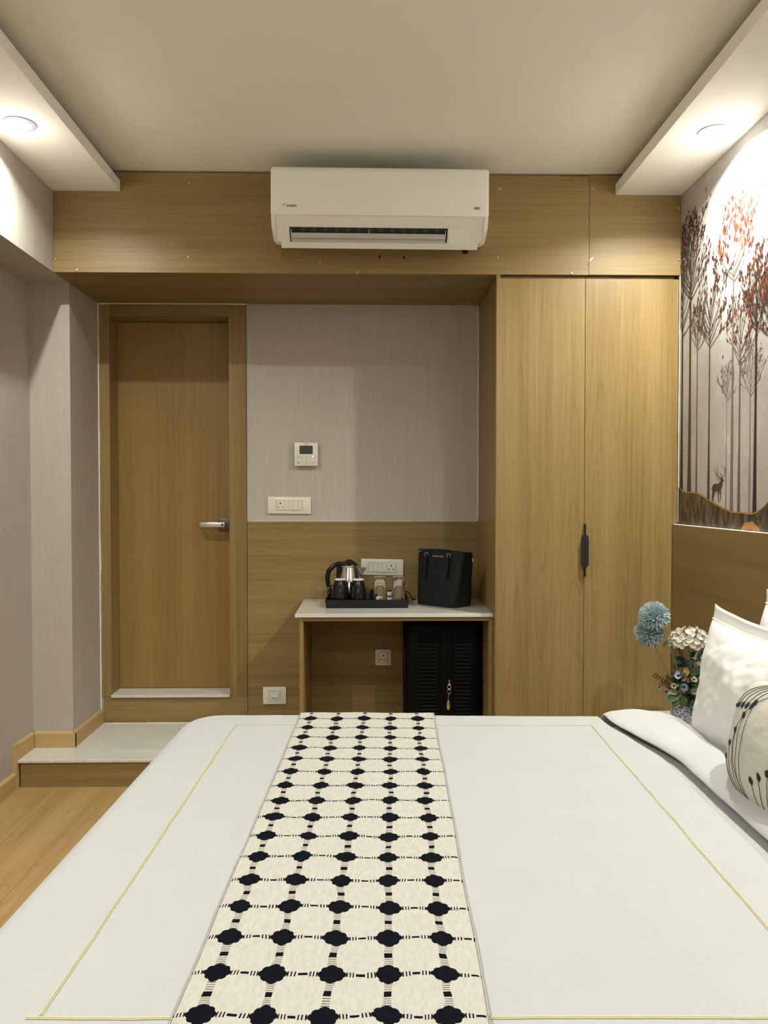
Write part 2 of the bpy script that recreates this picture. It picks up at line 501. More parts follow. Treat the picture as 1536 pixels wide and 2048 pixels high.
# back wall with door opening
bm = B()
box(bm, XW - T, XL + 0.002, YB, YB + 0.25, -T, ZC)
box(bm, XL + 0.002, -0.62, YB, YB + 0.25, -T, 0.2545)
box(bm, XL + 0.002, -0.62, YB, YB + 0.25, ZB, ZC)
box(bm, XL + 0.002, -0.62, YB + 0.166, YB + 0.25, 0.2545, ZB)
box(bm, -0.62, XR + T, YB, YB + 0.25, -T, ZC)
struct('wall_back', bm, PAPER, 'mauve wallpapered back wall of the entrance recess')
bm = B(); box(bm, XW - T, XR + T, YR - T, YR, -T, ZC)
struct('wall_rear', bm, PAPER)
bm = B()
box(bm, XW - T, XW, YR, YB, -T, ZC)
struct('wall_left', bm, PAPER, 'mauve fabric wallpaper on the recessed left wall')
# beam above the recess and the pillar in its far end
bm = B()
box(bm, XW + 0.0005, XL, YR, YB - 0.0005, ZB, ZC - 0.0005)
o = struct('trim_1', bm, PAPER, 'wallpapered beam running along the top of the left wall')
bm = B()
box(bm, XW + 0.0005, XL, 3.555, YB - 0.0005, STEP_Z + 0.0005, ZB)
struct('trim_2', bm, PAPER, 'wallpapered pillar between the left wall and the door')

wall_right = B(); box(wall_right, XR, XR + T, YR, YB, -T, ZC)
wall_right = struct('wall_right', wall_right, MURAL, 'right wall papered with a misty autumn forest mural')

# soffit shelves with a shadow gap below the ceiling
for nm, xa, xb, lb in (('trim_3', XL, -1.075, 'white soffit shelf under the ceiling, left side'), ('trim_4', XR, 1.079, 'white soffit shelf under the ceiling, right side')):
    bm = B(); box(bm, xa, xb, YR, YF - 0.0005, ZS, ZST, 0.002, 1)
    s_ = 1 if xb > xa else -1
    box(bm, xa, xa + s_ * 0.05, YR, YF - 0.0005, ZST, ZC)      # closed riser at the wall
    struct(nm, bm, SOFF, lb)

# bulkhead above entrance and wardrobe
bulk = sroot('trim_5', 'oak laminate bulkhead above the door recess and wardrobe')
def panel(name, mat, x0, x1, y0, y1, z0, z1, par, bev=0.0008, label=None):
    b_ = B(); box(b_, x0, x1, y0, y1, z0, z1, bev, 1); return obj(name, b_, mat, par, label=label)
panel('front_panel', W_HORZ, XL, 0.9645, YF, YF + 0.018, ZB, ZC - 0.009, bulk)
panel('front_panel', W_HORZ, 0.9657, XR - 0.001, YF, YF + 0.018, ZB + 0.001, ZC - 0.006, bulk)
panel('underside_panel', W_HORZ, XL, 0.5575, YF + 0.018, YB - 0.001, ZB, ZB + 0.018, bulk)
b_ = B(); box(b_, XL, XR - 0.001, YF + 0.02, YF + 0.03, ZB + 0.02, ZC - 0.001); obj('backing', b_, DARK, bulk)
scr = [(-0.779, 2.634), (-0.783, 2.316), (-1.264, 2.259), (-0.213, 2.3), (-0.048, 2.256), (0.565, 2.324), (0.888, 2.257), (1.360, 2.318), (-1.354, 2.304), (0.572, 2.621), (0.981, 2.624), (1.360, 2.542)]
b_ = B(); lathe(b_, [(0, 0.004), (0.0035, 0.0037), (0.0052, 0.002), (0.0056, 0.0)], 12)
b_.transform(Matrix.Rotation(PI / 2, 4, 'X'))
sc0 = obj('screw', b_, SATIN, bulk, smooth=True, world=False, label='small silver screw head')
for i, (x, z) in enumerate(scr):
    o = sc0 if i == 0 else sc0.copy()
    if i: COL.objects.link(o)
    o.location = (x, YF - 0.0002, z)
# torn flake of laminate, drill holes and scored cut-out outlines
b_ = B()
b_.faces.new([b_.verts.new((0.974 + dx, YF - 0.0012 - t, 2.318 + dz)) for dx, dz, t in ((-0.010, -0.012, 0), (-0.004, 0.002, 0.002), (0.012, 0.012, 0.003), (0.004, -0.002, 0.001))])
obj('chipped_flake', b_, CAULK, bulk)
b_ = B()
for x, z, r in ((0.046, 2.323, 0.006), (0.153, 2.321, 0.0062), (0.163, 2.309, 0.002), (0.964, 2.494, 0.0025), (0.961, 2.292, 0.0025)):
    n = 9; b_.faces.new([b_.verts.new((x + r * (0.7 + 0.5 * R.random()) * math.cos(2 * PI * i / n), YF - 0.0006, z + r * 1.3 * math.sin(2 * PI * i / n))) for i in range(n)])
def outline(b_, x0, x1, z0, z1, t=0.0012):
    for a in ((x0, x1, z0 - t / 2, z0 + t / 2), (x0 - t / 2, x0 + t / 2, z0, z1), (x1 - t / 2, x1 + t / 2, z0, z1)):
        box(b_, a[0], a[1], YF - 0.0006, YF + 0.002, a[2], a[3])
outline(b_, -0.376, -0.283, 2.318, 2.345); outline(b_, 0.835, 0.886, 2.661, 2.680); box(b_, 0.835, 0.886, YF - 0.0006, YF + 0.002, 2.6795, 2.6807)
obj('drill_hole', b_, DARK, bulk)

# step platform in front of the door
step = sroot('trim_6', 'raised step of white stone tiles with oak riser')
panel('riser', W_HORZ, XW + 0.018, -0.30, STEP_Y + 0.012, STEP_Y + 0.03, 0.0, STEP_Z - 0.012, step)
tl = [(XW + 0.002, -1.255), (-1.254, -0.65), (-0.649, -0.30)]
for a, c in tl:
    b_ = B(); box(b_, a, c, STEP_Y, YB, STEP_Z - 0.012, STEP_Z, 0.0012, 1)
    for f in b_.faces: f.material_index = 1 if f.normal.y < -0.5 or abs(f.normal.z) < 0.5 else 0
    obj('tile', b_, [MARBLE, MARBLE_E], step)
b_ = B(); box(b_, XW + 0.01, -0.31, STEP_Y + 0.031, YB, 0.0, STEP_Z - 0.0125); obj('core', b_, DGREY, step)

# baseboards
bh, bt = 0.075, 0.014
def base_prof(x_in, x_out, z0):
    s_ = 1 if x_out > x_in else -1
    t = abs(x_out - x_in)
    return [(x_in, z0), (x_out, z0), (x_out, z0 + bh - 0.010), (x_out - s_ * 0.003, z0 + bh - 0.004), (x_out - s_ * 0.008, z0 + bh), (x_in, z0 + bh)]
bl = sroot('baseboard_left', 'pale oak baseboard climbing the step along the left wall')
def bb(axis, a, c, prof, mat):
    b_ = B(); prism(b_, prof, axis, a, c); return obj('baseboard_piece', b_, mat, bl)
bb(1, YR, STEP_Y - 0.022, base_prof(XW, XW + bt, 0.0), W_PALE)
bb(2, 0.0, STEP_Z + bh, [(XW, STEP_Y + 0.012), (XW + bt, STEP_Y + 0.012), (XW + bt, STEP_Y - 0.010), (XW + bt - 0.006, STEP_Y - 0.022), (XW, STEP_Y - 0.022)], W_PALE)
bb(1, STEP_Y + 0.012, 3.555 - bt, base_prof(XW, XW + bt, STEP_Z), W_PALE)
def base_prof_y(y_in, y_out, z0):
    return [(y_in, z0), (y_out, z0), (y_out, z0 + bh - 0.010), (y_out + 0.003, z0 + bh - 0.004), (y_out + 0.008, z0 + bh), (y_in, z0 + bh)]
bb(0, XW + bt + 0.0015, XL + bt, base_prof_y(3.555, 3.555 - bt, STEP_Z), W_PALEX)
bb(1, 3.5555 - bt, YB - 0.006, base_prof(XL, XL + bt, STEP_Z), W_PALE)
br = sroot('baseboard_rear')
b_ = B(); prism(b_, [(YR, 0), (YR + bt, 0), (YR + bt, bh - 0.01), (YR + bt - 0.008, bh), (YR, bh)], 0, XW + bt, XR); obj('baseboard_piece', b_, W_PALEX, br)

# door
door = sroot('door_1', 'tall narrow oak veneer door in an oak frame above the step')
panel('door_panel', W_DOOR, -1.309, -0.7101, 4.05, 4.09, 0.271, 2.184, door)
panel('door_frame', W_VERT, XL + 0.004, -1.3095, 3.924, 4.094, 0.256, ZB - 0.002, door)
panel('door_frame', W_VERT, -0.7096, -0.6215, 3.924, 4.094, 0.256, ZB - 0.002, door)
panel('door_frame', W_HORZ, -1.3095, -0.7096, 3.924, 4.094, 2.187, ZB - 0.002, door)
panel('kick_panel', W_HORZ, XL + 0.014, -0.6215, 3.922, 3.93, STEP_Z, 0.255, door)
b_ = B(); box(b_, -1.309, -0.7101, 3.909, 4.0495, 0.2555, 0.2695, 0.001, 1)
for f in b_.faces: f.material_index = 1 if f.normal.y < -0.5 else 0
obj('threshold', b_, [MARBLE, MARBLE_E], door, label='white stone door sill')
b_ = B(); box(b_, -0.789, -0.7265, 4.038, 4.0499, 1.101, 1.163, 0.003, 2)
ros = obj('handle_rosette', b_, DSTEEL, door, smooth=True)
b_ = B()
cyl(b_, (-0.758, 4.04, 1.130), (-0.758, 3.992, 1.130), 0.010, n=16)
box(b_, -0.874, -0.745, 3.985, 3.999, 1.118, 1.144, 0.004, 2)
cyl(b_, (-0.874 + 0.006, 3.992, 1.131), (-0.882, 4.012, 1.131), 0.011, 0.009)
obj('handle_lever', b_, SATIN, ros, smooth=True, label='satin steel lever handle')
b_ = B(); cyl(b_, (-0.757, 3.986, 1.131), (-0.757, 3.9835, 1.131), 0.007, n=16); obj('keyhole', b_, DGREY, ros)
# ragged caulk bead round the frame
b_ = B()
z = STEP_Z + 0.02
while z < ZB - 0.02:
    h = R.uniform(0.01, 0.05); wdt = 0.0025 + 0.004 * max(0, nz(z, 3.1, 0, 6)) + R.random() * 0.0015
    box(b_, XL - 0.0002, XL + wdt + 0.002, 3.917, 3.926, z, min(z + h, ZB - 0.001)); z += h
x = XL
while x < -0.62:
    h = R.uniform(0.01, 0.04); wd = 0.0012 + (0.004 * R.random() if x < -1.3 or x > -0.72 else 0.0012 * R.random())
    box(b_, x, min(x + h, -0.615), 3.917, 3.926, ZB - 0.001 - wd, ZB + 0.0005); x += h
x = XL + 0.02
while x < -0.4:
    h = R.uniform(0.01, 0.05); wd = 0.0012 + 0.002 * R.random()
    box(b_, x, x + h, 3.915, 3.926, STEP_Z, STEP_Z + wd); x += h
obj('caulk_bead', b_, CAULK, door)

# wainscot panel on the back wall and the oak headboard panel on the right wall
wain = sroot('trim_7', 'oak wainscot panel on the back wall')
panel('panel', W_HORZ, -0.6185, 0.5575, 3.922, 3.9295, 0.0, 1.150, wain)
b_ = B()
for i in range(24):
    x = -0.60 + i * 0.048; box(b_, x, x + 0.0482, 3.9215, 3.9295, 1.150, 1.1505 + R.random() * 0.002)
for i in range(16):
    z = 1.16 + i * 0.067; box(b_, 0.5555 - R.random() * 0.001, 0.558, 3.9215, 3.9295, z, z + 0.0672)
obj('caulk_bead', b_, CAULK, wain)

# ============================================================ MURAL PRINT (flat print on the right wall)
def pmat(n, c, r=0.55): return plain(n, c, r, spec=0.3)
INK = [pmat('ink_dark_umber', (0.035, 0.024, 0.020)), pmat('ink_umber', (0.075, 0.052, 0.043)), pmat('ink_taupe', (0.15, 0.115, 0.095)),
       pmat('ink_warm_grey', (0.20, 0.17, 0.15)), pmat('ink_maroon', (0.055, 0.012, 0.012)), pmat('ink_rust', (0.13, 0.022, 0.012)), pmat('ink_orange', (0.27, 0.065, 0.018)), pmat('ink_pale_taupe', (0.26, 0.21, 0.17))]
CNT = [0]
def strip2d(bm, pts, ws, x, mi):
    """tapered polyline in the wall plane (y,z)"""
    CNT[0] += 1; x -= (CNT[0] % 6) * 8e-6
    L = []; N = len(pts)
    for i, (y, z) in enumerate(pts):
        a = pts[max(i - 1, 0)]; c = pts[min(i + 1, N - 1)]
        dy, dz = c[0] - a[0], c[1] - a[1]; l = math.hypot(dy, dz) or 1
        ny, nz_ = -dz / l, dy / l; w_ = ws[i] / 2
        L.append((bm.verts.new((x, y + ny * w_, z + nz_ * w_)), bm.verts.new((x, y - ny * w_, z - nz_ * w_))))
    for a, c in zip(L, L[1:]):
        f = bm.faces.new((a[0], a[1], c[1], c[0])); f.material_index = mi
def leaf2d(bm, y, z, ang, ln, wd, x, mi):
    CNT[0] += 1; x -= (CNT[0] % 29) * 4e-6
    ca, sa = math.cos(ang), math.sin(ang); vs = []
    for t, k in ((0, 0), (0.25, 0.8), (0.55, 1.0), (0.82, 0.6), (1, 0), (0.82, -0.5), (0.5, -0.95), (0.22, -0.7)):
        a, c = t * ln, k * wd / 2
        vs.append(bm.verts.new((x, y + a * ca - c * sa, z + a * sa + c * ca)))
    bm.faces.new(vs).material_index = mi
def clip_y(y): return y < 3.372
def tree(rr, y0, zb, zc, zt, half, tw, ink, leaves, x, leafsize=1.0, nbr=13, seed_lean=0.0):
    bm = B()
    # trunk widens towards its base
    strip2d(bm, [(y0, zb), (y0, zb + 0.1), (y0, zb + (zc - zb) * 0.5), (y0, zc), (y0, zc + (zt - zc) * 0.35), (y0, zc + (zt - zc) * 0.8)],
            [tw * 1.25, tw * 0.95, tw * 0.62, tw * 0.5, tw * 0.3, tw * 0.06], x, ink)
    H = zt - zc
    def lf(y, z, a):
        if y > 3.365: return
        s_ = leafsize * rr.uniform(0.7, 1.25)
        leaf2d(bm, y, z, a, 0.0155 * s_, 0.0080 * s_, x - 0.00006, rr.choice(leaves))
    def branch(y, z, a, ln, wd, depth):
        n = 7; pts = [(y, z)]; ws = [wd]; bend = (PI / 2 - a) * rr.uniform(0.25, 1.0) / n
        for i in range(n):
            a += bend + rr.uniform(-0.09, 0.09)
            y += math.cos(a) * ln / n; z += math.sin(a) * ln / n
            if y > 3.368: y = 3.368
            pts.append((y, z)); ws.append(wd * (1 - 0.8 * (i + 1) / n))
            if depth < 2 and i >= 1 and rr.random() < (0.42 if depth == 0 else 0.22):
                branch(y, z, a + rr.choice((-1, 1)) * rr.uniform(0.3, 0.8), ln * rr.uniform(0.28, 0.5), wd * 0.5, depth + 1)
            elif leafsize > 0 and i > 1 and rr.random() < 0.55:
                lf(y + rr.uniform(-0.004, 0.004), z, a + rr.uniform(-0.5, 0.5))
        strip2d(bm, pts, ws, x, ink)
        if leafsize > 0: lf(y, z, a)
    for i in range(nbr):
        t = i / nbr; sd = -1 if i % 2 else 1
        z = zc + H * 0.45 * t * rr.uniform(0.85, 1.1)
        reach = half * (1.0 - 0.55 * t)
        a = PI / 2 + sd * (1.15 - 0.85 * t) * rr.uniform(0.8, 1.15)
        branch(y0, z, a, max(H * (0.42 + 0.22 * (1 - t)), reach), max(0.0042, tw * 0.20), 0)
    for i in range(int(14 * (1 if leafsize > 0 else 0))):
        y = y0 + rr.gauss(0, half * 0.45); z = zc + H * (0.15 + 0.85 * rr.random())
        lf(y, z, PI / 2 + rr.uniform(-0.6, 0.6))
    return bm
MX = XR - 0.0003
RM = random.Random(21)
TREES = [  # y, base, crown start, top, half width, trunk width, ink, leaf inks, leaf size, branches
    (3.349, 1.30, 1.975, 2.47, 0.14, 0.026, 0, [0, 1, 4, 4, 5], 0.9, 15),
    (3.268, 1.29, 2.110, 2.515, 0.17, 0.034, 1, [0, 0, 4, 4, 5, 1], 1.0, 17),
    (3.197, 1.285, 1.888, 2.07, 0.09, 0.017, 2, [2, 1], 0.7, 12),
    (3.080, 1.26, 1.876, 2.20, 0.13, 0.020, 1, [0, 0, 1, 4, 5], 0.9, 15),
    (2.929, 1.23, 1.646, 1.80, 0.08, 0.009, 7, [7, 2], 0.6, 11),
    (2.883, 1.215, 2.084, 2.40, 0.19, 0.024, 3, [3, 3, 5, 5, 6, 4, 5], 1.45, 15),
    (2.826, 1.215, 1.765, 2.03, 0.12, 0.020, 2, [2, 5, 4, 6, 1], 0.9, 14),
    (2.747, 1.215, 1.640, 1.85, 0.11, 0.013, 7, [2, 7, 2], 0.6, 12),
    (2.708, 1.215, 1.857, 2.16, 0.14, 0.023, 0, [0, 0, 4, 5, 6, 4], 1.0, 16),
    (2.600, 1.25, 1.800, 2.05, 0.12, 0.020, 1, [4, 5, 6, 0], 0.95, 14),
]
y = 2.50; k = 0
while y > YR + 0.15:
    big = k % 4 == 1; ink = (3, 0, 2, 1, 7)[k % 5]
    zc_ = RM.uniform(2.0, 2.1) if big else RM.uniform(1.68, 1.95)
    TREES.append((y, 1.18, zc_, zc_ + RM.uniform(0.25, 0.38), RM.uniform(0.11, 0.18), 0.024 if big else RM.uniform(0.012, 0.022), ink,
                  [3, 5, 6, 4] if big else [ink, 4, 5, 0], 1.3 if big else 0.85, 12))
    y -= RM.uniform(0.10, 0.19); k += 1
for i, t in enumerate(TREES):
    y0, zb, zc_, zt, half, tw, ink, lv, ls, nb = t
    # the real print keeps its paler trees behind the darker ones
    lay = {7: 0, 2: 1, 3: 3, 1: 4, 0: 5}[ink]
    o = obj('printed_tree', tree(RM, y0, zb, zc_, zt, half, tw, ink, lv, MX - 0.00018 * lay, ls, nb), INK, wall_right, keepnormals=True)
# hill line at the foot of the mural with its gold rim
hill = [(3.3795, 1.318), (3.364, 1.316), (3.33, 1.301), (3.302, 1.297), (3.24, 1.296), (3.18, 1.292), (3.132, 1.281), (3.085, 1.267), (3.012, 1.248), (2.952, 1.234), (2.878, 1.220), (2.82, 1.2205), (2.762, 1.218), (2.72, 1.218), (2.688, 1.225), (2.649, 1.240), (2.609, 1.263)]
y = 2.56
while y > YR:
    hill.append((y, 1.25 + 0.05 * math.sin(y * 4.1) + 0.02 * math.sin(y * 9.3))); y -= 0.05
hill.append((YR, 1.24))
def hillmat():
    m, nt, b = new_mat('print_dark_marbled_hill'); g = NG(nt)
    tc = nt.nodes.new('ShaderNodeTexCoord').outputs['Object']
    a = g.noise(g.scale(tc, (1, 22, 9)), 1.0, 4, 0.6, 1.2)
    nt.links.new(g.mix(g.ramp(a, 0.42, 0.62), (0.030, 0.022, 0.016), (0.13, 0.095, 0.05)), b.inputs['Base Color'])
    b.inputs['Roughness'].default_value = 0.5
    return m
b_ = B(); xh = MX - 0.0013
for a, c in zip(hill, hill[1:]):
    b_.faces.new([b_.verts.new((xh, p[0], p[1])) for p in ((a[0], 1.10), (c[0], 1.10), c, a)])
obj('printed_hill', b_, hillmat(), wall_right)
b_ = B(); strip2d(b_, hill, [0.006 + 0.003 * nz(p[0], 1, 0, 25) for p in hill], xh - 0.0003, 0)
strip2d(b_, [(2.80, 1.155), (2.77, 1.172), (2.72, 1.176), (2.68, 1.160), (2.66, 1.15)], [0.012, 0.026, 0.03, 0.024, 0.01], xh - 0.0004, 0)
obj('printed_rim', b_, pmat('print_gold_rust', (0.42, 0.19, 0.07)), wall_right)
# deer silhouette (drawn from silhouette points)
b_ = B(); xd = MX - 0.0012
def dp(cx, cy): return (3.048 - (cx - 445) / 120.0 * 0.103, 1.257 + (1650 - cy) * 0.00036)
body = [(447, 1510), (448, 1480), (458, 1458), (478, 1448), (505, 1452), (522, 1440), (532, 1412), (536, 1392), (548, 1384), (558, 1402), (568, 1424), (560, 1432), (550, 1428), (549, 1452), (545, 1480), (538, 1508), (530, 1528), (500, 1534), (465, 1534), (452, 1530)]
f = b_.faces.new([b_.verts.new((xd, *dp(*q))) for q in body])
bmesh.ops.triangulate(b_, faces=[f])
def dl(pts, w0, w1):
    P = [dp(*q) for q in pts]; n = len(P)
    strip2d(b_, P, [w0 + (w1 - w0) * i / (n - 1) for i in range(n)], xd, 0)
dl([(460, 1525), (452, 1565), (448, 1590), (452, 1640)], 0.012, 0.004); dl([(470, 1530), (462, 1570), (458, 1595), (462, 1640)], 0.010, 0.004)
dl([(512, 1530), (512, 1580), (515, 1650)], 0.009, 0.004); dl([(528, 1525), (534, 1560), (538, 1592), (526, 1648)], 0.009, 0.003)
dl([(447, 1490), (444, 1505), (447, 1520)], 0.004, 0.002)
for pts in ([(545, 1388), (530, 1392), (508, 1372), (480, 1335), (462, 1290), (460, 1270)], [(540, 1390), (515, 1398), (494, 1390)], [(508, 1372), (502, 1330), (500, 1260), (505, 1238)],
            [(503, 1345), (488, 1310), (478, 1265)], [(548, 1386), (560, 1370), (574, 1340), (576, 1300), (556, 1265), (534, 1252)], [(574, 1340), (578, 1290), (579, 1245)],
            [(552, 1380), (540, 1350), (527, 1335)], [(530, 1390), (535, 1360), (528, 1340)], [(576, 1310), (568, 1280)], [(500, 1365), (488, 1352)]):
    dl(pts, 0.0035, 0.0012)
obj('printed_deer', b_, INK[1], wall_right, keepnormals=True)

# ============================================================ DOWNLIGHTS
LENS = emit('led_lens', (1.0, 0.97, 0.93), 14.0)
RING = plain('white_lamp_ring', (0.34, 0.34, 0.41), 0.4)
dl_lab = ['recessed round downlight in the left soffit, lit', 'recessed round downlight in the right soffit, beside the mural']
for i, (x, y) in enumerate(LAMPS):
    lab = dl_lab[i] if i < 2 else ('second', 'rearmost')[(i - 2) // 2] + ' recessed round downlight from the bulkhead in the ' + ('left', 'right')[i % 2] + ' soffit'
    t = thing('downlight', lab, 'ceiling light', (x, y, ZS), group='recessed downlights in the soffits')
    b_ = B(); lathe(b_, [(0.056, 0.0), (0.055, -0.0035), (0.045, -0.005), (0.036, -0.0045), (0.034, 0.0), (0.030, 0.0)], 40)
    obj('ring', b_, RING, t, smooth=True, world=False)
    b_ = B(); lathe(b_, [(0.0, -0.0030), (0.020, -0.0032), (0.034, -0.0012)], 32)
    obj('lens', b_, LENS, t, smooth=True, world=False)
    L = bpy.data.lights.new('lamp', 'AREA'); L.shape = 'DISK'; L.size = 0.034; L.spread = math.radians(150); L.energy = LAMP_W[i]; L.color = LAMP_COL
    lo = bpy.data.objects.new('lamp', L); COL.objects.link(lo); lo.parent = t; lo.location = (0, 0, -0.008)
    L = bpy.data.lights.new('soffit_glow', 'POINT'); L.energy = SOFFIT_GLOW_W; L.color = LAMP_COL; L.shadow_soft_size = 0.015  # added below the fitting for the soffit halo and some fill
    lo = bpy.data.objects.new('soffit_glow', L); COL.objects.link(lo); lo.parent = t; lo.location = (0, 0, -0.075)
# unseen glowing globe behind the camera, added as frontal fill light
t = thing('fill_globe', 'added fill light globe on the rear wall, out of view', 'fill light', (0.0, YR, 2.05))
b_ = B(); cyl(b_, (0, 0, 0), (0, 0.02, 0), 0.05, n=24); cyl(b_, (0, 0.02, 0), (0, 0.08, 0), 0.010, n=12); obj('bracket', b_, SATIN, t, smooth=True, world=False)
b_ = B(); sphere(b_, (0, 0.16, 0), 0.09, 3); gl = obj('globe', b_, emit('fill_globe_glow', (1.0, 0.98, 0.92), FILL_W / (PI * 4 * PI * 0.09 ** 2)), t, smooth=True, world=False)

# ============================================================ AIR CONDITIONER
ac = thing('air_conditioner', 'white wall-mounted split air conditioner on the oak bulkhead', 'air conditioner', (0.0445, YF, 2.31))
ac.rotation_euler = (0, math.radians(0.25), 0)
HW = 0.4415
# local frame: x along, -y towards the room, z up from the unit's bottom
def ac_poly(pts, x0, x1, inset_ends=0.0):
    b_ = B(); prism(b_, pts, 0, x0, x1); return b_
cover = [(0, 0.100), (0, 0.297), (-0.225, 0.300), (-0.238, 0.297), (-0.247, 0.288), (-0.250, 0.272), (-0.2515, 0.115), (-0.249, 0.104), (-0.238, 0.100)]
b_ = B(); prism(b_, cover, 0, -HW, HW)
ends = [e for e in b_.edges if abs(e.verts[0].co.x - e.verts[1].co.x) < 1e-6 and not (abs(e.verts[0].co.y) < 1e-4 and abs(e.verts[1].co.y) < 1e-4)]
bmesh.ops.bevel(b_, geom=ends, offset=0.011, segments=4, affect='EDGES', profile=0.5)
obj('front_cover', b_, ACW, ac, smooth=True, world=False)
# side cheeks sweeping back to the wall, under the cover
for sgn in (-1, 1):
    b_ = B(); pr = [(0, 0.060), (-0.120, 0.028), (-0.150, 0.030), (-0.222, 0.060), (-0.246, 0.098), (-0.246, 0.104), (0, 0.104)]
    prism(b_, pr, 0, sgn * (HW - 0.001), sgn * (HW - 0.018))
    bmesh.ops.bevel(b_, geom=[e for e in b_.edges if all(abs(abs(v.co.x) - (HW - 0.001)) < 1e-6 for v in e.verts) and not all(abs(v.co.y) < 1e-6 for v in e.verts)], offset=0.005, segments=2, affect='EDGES')
    obj('side_cheek', b_, ACW, ac, smooth=True, world=False)
# lower casing: sloping face with the outlet cut out of it.  slope line from S0 (top front) to S1 (bottom back)
S0 = Vector((0, -0.245, 0.100)); S1 = Vector((0, -0.150, 0.0))
nrm = Vector((0, -(S0.z - S1.z), (S1.y - S0.y) * -1)).normalized()  # outward (towards room, downwards)
def sl(t, off=0.0):
    p = S0.lerp(S1, t); return (p.y + nrm.y * off, p.z + nrm.z * off)
def slab(b_, x0, x1, t0, t1, th=0.006, off=0.0):
    prism(b_, [sl(t0, off), sl(t1, off), sl(t1, off - th), sl(t0, off - th)], 0, x0, x1)
ox0, ox1 = -0.370, 0.279      # outlet in local x
b_ = B()
slab(b_, -HW + 0.019, HW - 0.019, 0.0, 0.34); slab(b_, -HW + 0.034, HW - 0.034, 0.80, 1.0)
slab(b_, -HW + 0.019, ox0, 0.34, 0.80); slab(b_, ox1, HW - 0.019, 0.34, 0.80)
prism(b_, [(-0.150, 0.0), (-0.150, 0.006), (0, 0.062), (0, 0.056)], 0, -HW + 0.034, HW - 0.034)
for sgn in (-1, 1):
    prism(b_, [(0, 0.057), (-0.149, 0.001), sl(0.80, -0.003), (-0.12, 0.09), (0, 0.09)], 0, sgn * (HW - 0.034), sgn * (HW - 0.037))
    box(b_, sgn * (HW - 0.034), sgn * (HW - 0.019), -0.17, -0.12, 0.022, 0.030)
obj('lower_casing', b_, ACW2, ac, world=False)
b_ = B(); prism(b_, [sl(0.32, -0.0062), sl(0.84, -0.0062), (-0.08, 0.03), (-0.08, 0.098)], 0, ox0 - 0.004, ox1 + 0.004)
obj('outlet_cavity', b_, DARK, ac, world=False)
for i in range(13):
    x = ox0 + 0.05 + i * (ox1 - ox0 - 0.1) / 12
    b_ = B(); prism(b_, [sl(0.36, -0.0055), sl(0.50, -0.0055), sl(0.50, -0.0058), sl(0.36, -0.0058)], 0, x - 0.002, x + 0.014)
    obj('guide_fin', b_, DGREY, ac, world=False)
for k, (t0, t1, o0, o1) in enumerate(((0.52, 0.66, 0.000, 0.005), (0.68, 0.80, -0.004, 0.002))):
    b_ = B(); pts = []
    for i in range(7):
        a = i / 6; y_, z_ = sl(t0 + (t1 - t0) * a, o0 + (o1 - o0) * a + 0.0015 * math.sin(a * PI)); pts.append((y_, z_))
    for i in range(7):
        a = 1 - i / 6; y_, z_ = sl(t0 + (t1 - t0) * a, o0 + (o1 - o0) * a - 0.0015); pts.append((y_, z_))
    prism(b_, pts, 0, ox0 + 0.008, ox1 - 0.008)
    obj('louver', b_, ACV, ac, smooth=True, world=False, label='adjustable outlet louver')
for x in (ox0 + 0.007, (ox0 + ox1) / 2, ox1 - 0.009):
    b_ = B(); prism(b_, [sl(0.42, 0.001), sl(0.75, 0.006), sl(0.78, -0.004), sl(0.42, -0.006)], 0, x - 0.0014, x + 0.0014)
    obj('louver_hinge', b_, ACV, ac, world=False)
b_ = B(); slab(b_, ox1 + 0.006, ox1 + 0.092, 0.38, 0.82, 0.001, 0.0006); obj('display_window', b_, ACW, ac, world=False)
b_ = B(); cyl(b_, (0.36, -0.13, 0.006), (0.36, -0.133, -0.004), 0.013, n=16); obj('drain_plug', b_, BLACKP, ac, world=False)
# printed marks on the cover
def on_ac(bm, x, z, name):
    bm.transform(Matrix.Translation((x, -0.2516, z)) @ Matrix.Rotation(PI / 2, 4, 'X')); obj(name, bm, TXT, ac, world=False)
on_ac(text_bm('DAIKIN', 0.0125, offset=0.0006), -0.386 + 0.029, 0.137, 'brand_lettering')
b_ = B(); b_.faces.new([b_.verts.new(p) for p in ((-0.006, 0.006, 0), (0.0045, 0.006, 0), (0.000, 0.0005, 0), (-0.0035, 0.0025, 0), (-0.003, -0.006, 0))])
on_ac(b_, -0.392 + 0.007, 0.1385, 'emblem')
on_ac(text_bm('VRV', 0.0145, shear=0.35, offset=0.0008), 0.390, 0.134, 'model_lettering')
bm = text_bm('inverter', 0.006); bm.transform(Matrix.Translation((ox1 + 0.072, 0, 0)) @ Matrix.Translation((0, sl(0.76, 0.0012)[0], sl(0.76, 0.0012)[1])) @ Matrix.Rotation(math.radians(50), 4, 'X')); bm.free()

